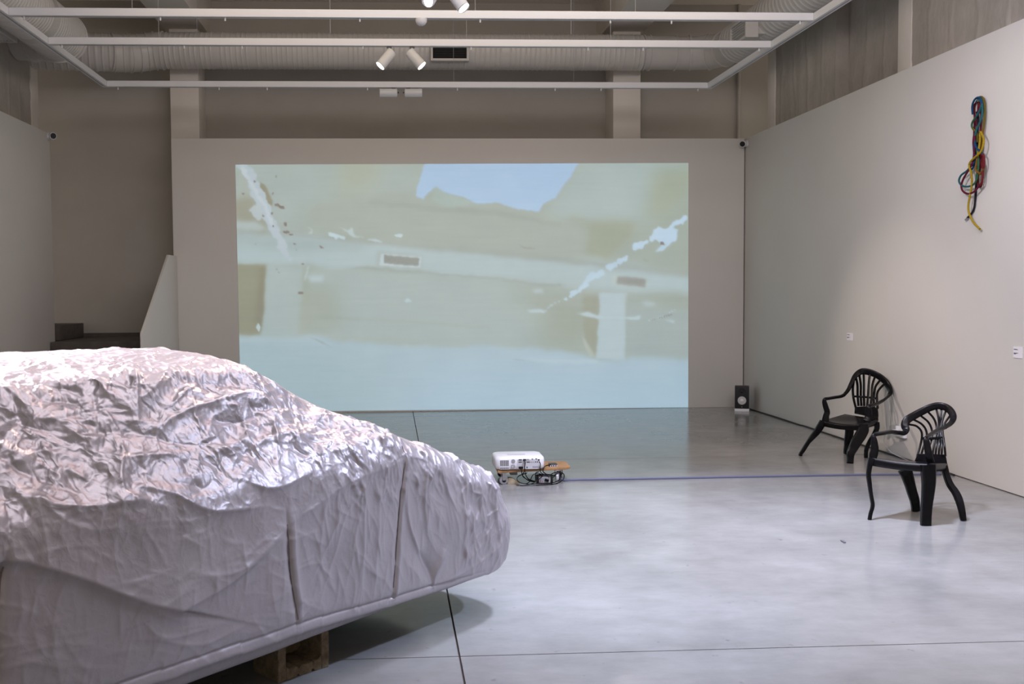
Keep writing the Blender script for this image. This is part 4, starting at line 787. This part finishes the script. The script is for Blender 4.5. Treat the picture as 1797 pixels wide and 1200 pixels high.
# ------------------------------------------------------------------ the car under its silver cover
TH=math.radians(41.3)
CD=np.array([math.sin(TH),math.cos(TH),0.]); CN=np.array([-math.cos(TH),math.sin(TH),0.])
CO=np.array([0.243,4.735,0.])-0.09*CN     # the near lower corner of the tail, on the floor plane
CW=1.66
def gsm(A,sig,ax):
    r=int(3*sig+1); k=np.exp(-0.5*(np.arange(-r,r+1)/sig)**2); k/=k.sum()
    pad=[(0,0)]*A.ndim; pad[ax]=(r,r); B=np.pad(A,pad,mode='edge'); out=np.zeros_like(A)
    for i,w in enumerate(k):
        sl=[slice(None)]*A.ndim; sl[ax]=slice(i,i+A.shape[ax]); out+=w*B[tuple(sl)]
    return out
def cover_base(nu=900,nn=420,nf=130):
    ucap=0.585
    us=np.linspace(-3.25,ucap,nu)
    I=lambda xs,ys: np.interp(us,xs,ys)
    zr=I([-3.25,-2.2,-1.6,-1.02,-.9,-.35,0.0,.12,.3,.45,.565],[1.27,1.305,1.31,1.31,1.265,.985,.86,.825,.765,.715,.68])
    wr=I([-3.25,-1.1,-.9,-.3,.1,.3,.565],[.36,.33,.32,.24,.14,.11,.10])
    zs=I([-3.25,-1.3,-.9,-.42,-.05,.27,.45,.565],[.95,.94,.95,.93,.83,.715,.64,.58])
    crown=I([-3.25,-1.0,-.3,.565],[.10,.05,.012,.012])
    zc=I([-3.25,-1.8,-1.05,-.4,.1,.3,.565],[.40,.34,.33,.29,.26,.25,.30])
    zh=I([-3.25,.2,.4,.565],[.2,.2,.2,.25])
    nv=nn+nf
    P=np.zeros((nu,nv,3))
    tn=np.linspace(0,1,nn); tf=np.linspace(0,1,nf+1)[1:]
    for i in range(nu):
        near=np.array([[.12,zh[i]],[.05,zh[i]+.015],[.008,zc[i]-.04],[0,zc[i]],[-.012,.5*(zc[i]+zs[i])],[.0,zs[i]-.06],[.03,zs[i]],
              [.5*wr[i]+.02,.5*(zs[i]+zr[i])+.01],[wr[i]-.02,zr[i]-.02],[wr[i]+.04,zr[i]+.005],[CW*.35,zr[i]+crown[i]*.85],[CW*.5,zr[i]+crown[i]]])
        far=near[::-1].copy(); far[:,0]=CW-far[:,0]
        for Q,t,sl in ((near,tn,slice(0,nn)),(far,tf,slice(nn,nv))):
            L=np.r_[0,np.cumsum(np.hypot(*np.diff(Q,axis=0).T))]
            P[i,sl,1]=np.interp(t*L[-1],L,Q[:,0]); P[i,sl,2]=np.interp(t*L[-1],L,Q[:,1])
        P[i,:,0]=us[i]
    P[...,1:]=gsm(P[...,1:],5,1)
    P[...,1:]=gsm(P[...,1:],9,0)
    # tail: round in plan and close
    r=.30; e=np.clip((us-(ucap-r))/r,0,1)
    shrink=1-np.sqrt(np.clip(1-e**2.2,0,1))
    wfac=(shrink*.36)[:,None]
    w=P[...,1]; P[...,1]=w+(CW*.5-w)*wfac
    zt=.5; P[...,2]+= (zt-P[...,2])*(shrink*.30)[:,None]
    uu=P[...,0]; sm=np.clip((uu+.15)/.65,0,1); sm=sm*sm*(3-2*sm); P[...,0]=uu-np.clip(P[...,2]-.40,0,1)*.27*sm
    # tail cap rings
    rings=[]
    last=P[-1]; ctr=np.array([ucap,CW*.5,.5])
    for k in range(1,15):
        t=k/14.; q=ctr+(last-ctr)*(1-t**1.0); q[:,0]=last[:,0]*(1-t)+(ucap-.02)*t+.05*math.sin(t*math.pi/2); rings.append(q)
    P=np.concatenate([P,np.array(rings)],0)
    return P
def arc(P):
    d=np.linalg.norm(np.diff(P,axis=1),axis=2); return np.concatenate([np.zeros((P.shape[0],1)),np.cumsum(d,1)],1)
def to_world(P): return CO+P[...,0:1]*CD+P[...,1:2]*CN+P[...,2:3]*np.array([0,0,1.])

NEAR = 430
def covered_car():
    P = cover_base(920, NEAR, 120); S = arc(P); nu, nv = S.shape
    T1 = np.gradient(P, axis=0); T2 = np.gradient(P, axis=1); Nn = np.cross(T1, T2); Nn /= np.linalg.norm(Nn, axis=2)[..., None]+1e-9
    if Nn[300, 150, 1] > 0: Nn = -Nn
    U = P[..., 0].copy(); urow = U[:, 0]; Hh = np.zeros((nu, nv)); srow = S[500]
    R = np.random.default_rng(21)
    def window(u0, u1, s0, s1):
        i0, i1 = np.searchsorted(urow[:920], [u0, u1]); j0, j1 = np.searchsorted(srow, [s0-.08, s1+.08]); return slice(max(i0, 0), max(i1, i0+1)), slice(max(j0, 0), max(j1, j0+1))
    def crease(u0, s0, ang, L, wd, amp, curve=0., soft=2.2):
        w = window(u0-L-.05, u0+L+.05, s0-L-.05, s0+L+.05); du = U[w]-u0; ds = S[w]-s0
        if du.size == 0: return
        x = du*math.cos(ang)+ds*math.sin(ang); y = -du*math.sin(ang)+ds*math.cos(ang)-curve*x*x
        tp = np.clip(1-(x/L)**2, 0, 1)**1.5
        pr = np.where(y > 0, np.exp(-y/wd), np.exp(y/(wd*soft)))
        Hh[w] += amp*tp*pr
    def fold(pts, amp, wa, wb, taper=True):
        """crease along a drawn line: amp out of the cloth, falling off over wa above and wb below it"""
        Q = np.array(pts, float)
        if len(Q) > 2: Q = smooth_path(np.c_[Q, np.zeros(len(Q))], 5)[:, :2]
        m_ = 3.5*max(wa, wb); w = window(Q[:, 0].min()-m_, Q[:, 0].max()+m_, Q[:, 1].min()-m_, Q[:, 1].max()+m_); uu = U[w]; ss = S[w]
        best = np.full(uu.shape, 9.); sg = np.zeros(uu.shape); tt = np.zeros(uu.shape); L = np.r_[0, np.cumsum(np.hypot(*np.diff(Q, axis=0).T))]
        for k in range(len(Q)-1):
            a, b = Q[k], Q[k+1]; e = b-a; l2 = e@e
            if l2 < 1e-9: continue
            h = np.clip(((uu-a[0])*e[0]+(ss-a[1])*e[1])/l2, 0, 1); dx = uu-a[0]-h*e[0]; dy = ss-a[1]-h*e[1]; d = np.hypot(dx, dy); c = d < best
            best = np.where(c, d, best); sg = np.where(c, np.sign(e[0]*dy-e[1]*dx), sg); tt = np.where(c, (L[k]+h*math.sqrt(l2))/L[-1], tt)
        if sg.size == 0: return
        pr = np.where(sg > 0, np.exp(-best/wa), np.exp(-best/wb))
        tp = np.clip(np.sin(np.pi*np.clip(tt, .02, .98)), 0, 1)**.5 if taper else 1.
        Hh[w] += amp*pr*tp
    # --- large drape (drawn)
    fold([(-2.6, .70), (-2.223, .673), (-2.1, .632), (-1.951, .556), (-1.744, .438), (-1.60, .375)], .026, .14, .022, False)
    fold([(-1.66, .372), (-1.438, .401), (-1.251, .469), (-1.09, .564)], .012, .10, .02)
    fold([(-1.09, .62), (-1.082, .44), (-1.056, .278), (-1.035, .16)], -.020, .006, .012)
    fold([(-1.06, .62), (-1.055, .44), (-1.03, .278), (-1.01, .16)], .012, .012, .05)
    fold([(-.373, .83), (-.415, .607), (-.445, .362), (-.466, .15)], -.014, .006, .008, False)
    fold([(-.36, .83), (-.40, .607), (-.43, .362), (-.45, .15)], .006, .02, .012, False)
    fold([(-1.10, .565), (-.92, .627), (-.721, .693), (-.47, .723)], .014, .07, .03)
    fold([(-.95, .815), (-.704, .822), (-.369, .825), (-.1, .79)], .010, .03, .02)
    fold([(-1.60, 1.02), (-1.523, 1.036), (-1.379, 1.083), (-1.175, 1.119), (-1.043, 1.128), (-.95, 1.06)], .026, .03, .018)
    fold([(-1.30, 1.05), (-1.162, 1.02), (-1.02, 1.05)], -.022, .03, .03)
    fold([(-1.578, 1.151), (-1.502, 1.181), (-1.328, 1.308)], .018, .02, .03)
    fold([(-1.446, 1.109), (-1.323, 1.186)], .016, .012, .03)
    fold([(-1.502, 1.312), (-1.561, 1.185), (-1.599, 1.078)], .016, .014, .04)
    for L_ in ([(-.127, .778), (-.139, .643), (-.046, .456)], [(-.381, .678), (-.369, .451), (-.203, .151)], [(-.199, .802), (-.267, .588), (-.246, .38)], [(.115, .676), (.136, .507), (.175, .339)], [(.281, .597), (.264, .436), (.293, .315)], [(.0, .74), (.03, .6), (.02, .45)]):
        fold(L_, .012, .02, .009)
    fold([(.36, .26), (.183, .2), (.009, .16), (-.182, .139)], .011, .035, .02); fold([(.38, .34), (.179, .28), (0, .2), (-.182, .132)], .008, .03, .02)
    fold([(-.30, .32), (-.22, .22), (-.19, .12)], -.03, .03, .03); fold([(-.12, .30), (-.18, .2), (-.19, .12)], .02, .02, .02)
    fold([(-2.215, .669), (-2.227, .546), (-2.232, .40), (-2.24, .2)], -.016, .01, .014, False)
    fold([(-1.022, 1.30), (-1.014, 1.199), (-.93, 1.12)], .014, .02, .012); fold([(-.95, 1.28), (-.712, 1.035), (-.373, .845)], .012, .02, .03)
    fold([(-1.71, .962), (-1.769, .855), (-1.773, .795), (-1.70, .765)], .022, .012, .035); fold([(-1.888, 1.071), (-1.824, 1.029), (-1.739, 1.017)], .016, .02, .03)
    for L_ in ([(-1.75, .83), (-1.6, .77), (-1.451, .69), (-1.2, .66)], [(-2.168, .884), (-1.985, .79), (-1.654, .76)], [(-1.3, .78), (-1.15, .72), (-.95, .75)]): fold(L_, .016, .03, .014)
    for L_ in ([(-1.103, .179), (-.929, .364), (-.797, .569), (-.708, .651)], [(-.712, .124), (-.666, .354), (-.661, .593), (-.594, .771)], [(-.925, .203), (-.831, .393), (-.763, .566), (-.526, .763)], [(-.60, .15), (-.58, .4), (-.56, .70)], [(-1.744, .37), (-1.654, .289), (-1.434, .268)], [(-1.561, .482), (-1.332, .452), (-1.107, .556)], [(-1.7, .30), (-1.5, .22), (-1.3, .24)]):
        fold(L_, .006, .018, .012)
    # --- the sewn lower edge, turned in under the flank
    for i in range(nu):
        zc_ = np.interp(U[i, 0], [-3.25, -1.8, -1.05, -.4, .1, .3, .565], [.385, .325, .315, .275, .25, .24, .29]); j = np.argmin(np.abs(P[i, 10:140, 2]-zc_))+10
        d = S[i]-S[i, j]; Hh[i] += -.010*np.exp(-np.abs(d)/.006)*np.clip((.25-U[i, 0])/.3, 0, 1)+.008*np.exp(-((d+.035)/.018)**2)*np.clip((.1-U[i, 0])/.3, 0, 1)
    # --- crumples: dense and sharp over the glasshouse and shoulder, few and soft on the flank, on the roof long and shallow
    for k in range(90):
        u0 = R.uniform(-3.0, -.4); top = 1.22 if u0 < -1 else 1.22-(u0+1)*.62; s0 = R.uniform(.78, 1.24)
        if s0 > top: continue
        crease(u0, s0, R.choice([R.normal(.9, .3), R.normal(-.6, .4), R.normal(.1, .3)]), R.uniform(.12, .30), R.uniform(.018, .04), R.uniform(.006, .014)*R.choice([1, 1, -1]), R.normal(0, .8), R.uniform(.3, 1.6))
    for k in range(800):
        u0 = R.uniform(-3.0, -.35); top = 1.30 if u0 < -1 else 1.30-(u0+1)*.62; s0 = R.uniform(.72+.12*R.random(), top)
        if s0 > top: continue
        ang = R.choice([R.normal(.9, .35), R.normal(-.7, .4), R.normal(.1, .3), R.uniform(0, math.pi)]); L = R.uniform(.02, .11)*R.choice([1, 1, 1.8])
        crease(u0, s0, ang, L, R.uniform(.004, .011), R.uniform(.0015, .0062)*R.choice([1, 1, -1]), R.normal(0, 1.6), R.uniform(.8, 3.5))
    for k in range(200):
        u0 = R.uniform(-3.0, -.95); s0 = R.uniform(1.20, 1.31); crease(u0, s0, R.normal(1.45, .35), R.uniform(.03, .09), R.uniform(.005, .010), R.uniform(.0015, .0045), R.normal(0, 1.5))
    for k in range(150):
        u0 = R.uniform(-3.1, -.6); s0 = R.uniform(1.33, 1.9); crease(u0, s0, R.choice([R.normal(.3, .3), R.normal(-.5, .4)]), R.uniform(.06, .25), R.uniform(.006, .016), R.uniform(.003, .008), R.normal(0, 1.))
    for k in range(300):
        u0 = R.uniform(-.95, .42); hi = .80-max(0, u0)*.28; s0 = R.uniform(.15, hi); crease(u0, s0, R.normal(1.75, .38), R.uniform(.04, .17), R.uniform(.004, .011), R.uniform(.001, .0042), R.normal(0, 1.2))
    for k in range(170):
        u0 = R.uniform(-.75, .5); s0 = R.uniform(.55, .86)-max(0, u0)*.28; crease(u0, s0, R.normal(1.9, .45), R.uniform(.03, .09), R.uniform(.004, .009), R.uniform(.003, .008), R.normal(0, 2.))
    for k in range(120):
        u0 = R.uniform(.0, .52); s0 = R.uniform(.2, .7)-max(0, u0)*.2; crease(u0, s0, R.normal(1.4, .4), R.uniform(.03, .10), R.uniform(.005, .012), R.uniform(.003, .008), R.normal(0, 2.))
    for k in range(280):
        u0 = R.uniform(-2.6, -.95); s0 = R.uniform(.14, .75); crease(u0, s0, R.choice([R.normal(1.6, .25), R.normal(.35, .3), R.normal(-.3, .3)]), R.uniform(.04, .18), R.uniform(.005, .012), R.uniform(.0008, .0032), R.normal(0, 1.2))
    for k in range(40):
        u0 = R.uniform(-.6, .2); s0 = R.uniform(.9, 1.9); crease(u0, s0, R.normal(.1, .5), R.uniform(.05, .2), R.uniform(.008, .02), R.uniform(.001, .004))
    # slow unevenness
    for k in range(60):
        u0, s0 = R.uniform(-3.2, .5), R.uniform(.25, 1.3); w = window(u0-.4, u0+.4, s0-.4, s0+.4); sg = R.uniform(.06, .14)
        Hh[w] += R.normal(0, .007)*np.exp(-((U[w]-u0)**2+(S[w]-s0)**2)/(2*sg*sg))
    Hh = gsm(gsm(Hh, .6, 0), .6, 1)
    fade = np.ones(nu); fade[920:] = np.linspace(1, 0, nu-920); Hh *= fade[:, None]
    V = to_world(P+Nn*Hh[..., None]); V[..., 2] = np.maximum(V[..., 2], .195)
    t = empty('covered_car', tuple(CO+CD*-1.3+CN*.8), 'car under a crumpled silver cover, raised on a hollow concrete block', 'car')
    me = bpy.data.meshes.new('car_cover'); q = (np.arange(nu-1)[:, None]*nv+np.arange(nv-1)[None, :]).ravel()
    fill_mesh(me, V.reshape(-1, 3), np.stack([q, q+nv, q+nv+1, q+1], 1)); me.materials.append(M['cover'])
    o = bpy.data.objects.new('car_cover', me); C.objects.link(o); o.parent = t; o.matrix_parent_inverse = world_of(t).inverted()
    bm = bmesh.new(); bm.from_mesh(me); bmesh.ops.recalc_face_normals(bm, faces=bm.faces); bm.to_mesh(me); bm.free()
    for line in ([(-.373, .80), (-.40, .68), (-.415, .607), (-.43, .48), (-.445, .362), (-.466, .17)], [(-1.09, .58), (-1.084, .48), (-1.075, .38), (-1.056, .278), (-1.035, .18)], [(-2.215, .66), (-2.227, .546), (-2.232, .40), (-2.24, .2)]):
        Q = smooth_path([(a_, b_, 0) for a_, b_ in line], 8); pts = []
        for a_, b_, _ in Q:
            i = int(np.clip(np.searchsorted(urow[:920], a_), 0, 919)); j = int(np.searchsorted(S[i], b_)); pts.append(V[i, j])
        MB().tube(gsm(np.array(pts), 1.5, 0), .0026, 6).build('seam', M['seam'], t)
    W = lambda u, w_, z: CO+CD*u+CN*w_+np.array([0, 0, z])
    poly = [W(-3.2, .2, .2), W(.0, .2, .2), W(.3, .45, .2), W(.38, .8, .2), W(.3, 1.2, .2), W(.0, 1.46, .2), W(-3.2, 1.46, .2)]
    MB().prism(poly, (0, 0, .06)).build('underbody', M['black_matt'], t)
covered_car()

# ------------------------------------------------------------------ hollow concrete blocks under the car
def hollow_block(c, ang, label):
    t = empty('concrete_block', c, label, 'block'); ux = np.array([math.sin(ang), math.cos(ang), 0]); uy = np.array([-math.cos(ang), math.sin(ang), 0]); c = np.array(c, float)
    L, D_, H_ = .262, .185, .198
    def pr(poly): return [c+ux*a+np.array([0, 0, z]) for a, z in poly]
    mb = MB(); j = .040
    mb.prism(pr([(0, 0), (j, 0), (j, H_), (0, H_)]), uy*D_); mb.prism(pr([(L-j, 0), (L, 0), (L, H_), (L-j, H_)]), uy*D_)
    mb.prism(pr([(j, 0), (.093, 0), (.098, .012), (.104, .013), (.108, 0), (.168, 0), (.173, .013), (.180, .013), (.186, 0), (L-j, 0), (L-j, .062), (L-j-.018, .047), (.182, .046), (.179, .034), (.174, .046), (.108, .045), (.104, .033), (.098, .045), (j+.015, .045), (j, .06)]), uy*D_)
    mb.prism(pr([(j, H_-.03), (L-j, H_-.03), (L-j, H_), (j, H_)]), uy*D_)
    mb.build('block_shell', M['hollow'], t, bevel=.003, seg=1)
    MB().prism(pr([(j-.005, .03), (L-j+.005, .03), (L-j+.005, H_-.02), (j-.005, H_-.02)]), uy*.012).build('web', M['hollow'], t).location += Vector(uy*(D_-.03))
hollow_block((-.474, 4.113, 0), math.radians(49), 'hollow concrete block under the near side of the covered car')

# scraps on the floor
v = [at(1478, 952, 6.1), at(1481, 948, 6.15)]
p = np.array([0, 0, EYE]); d = at(1480, 951, 1)-p; q = p+d*(-EYE/d[2])
tag(MB().prism([q+np.array([-.012, -.03, .001]), q+np.array([.006, -.025, .001]), q+np.array([.014, .03, .001]), q+np.array([-.004, .035, .001])], (0, 0, .004)).build('scrap', mat('scrap_grey', (.10, .10, .12), .6), None), 'tiny dark grey scrap lying alone on the open floor before the nearer chair', 'scrap')
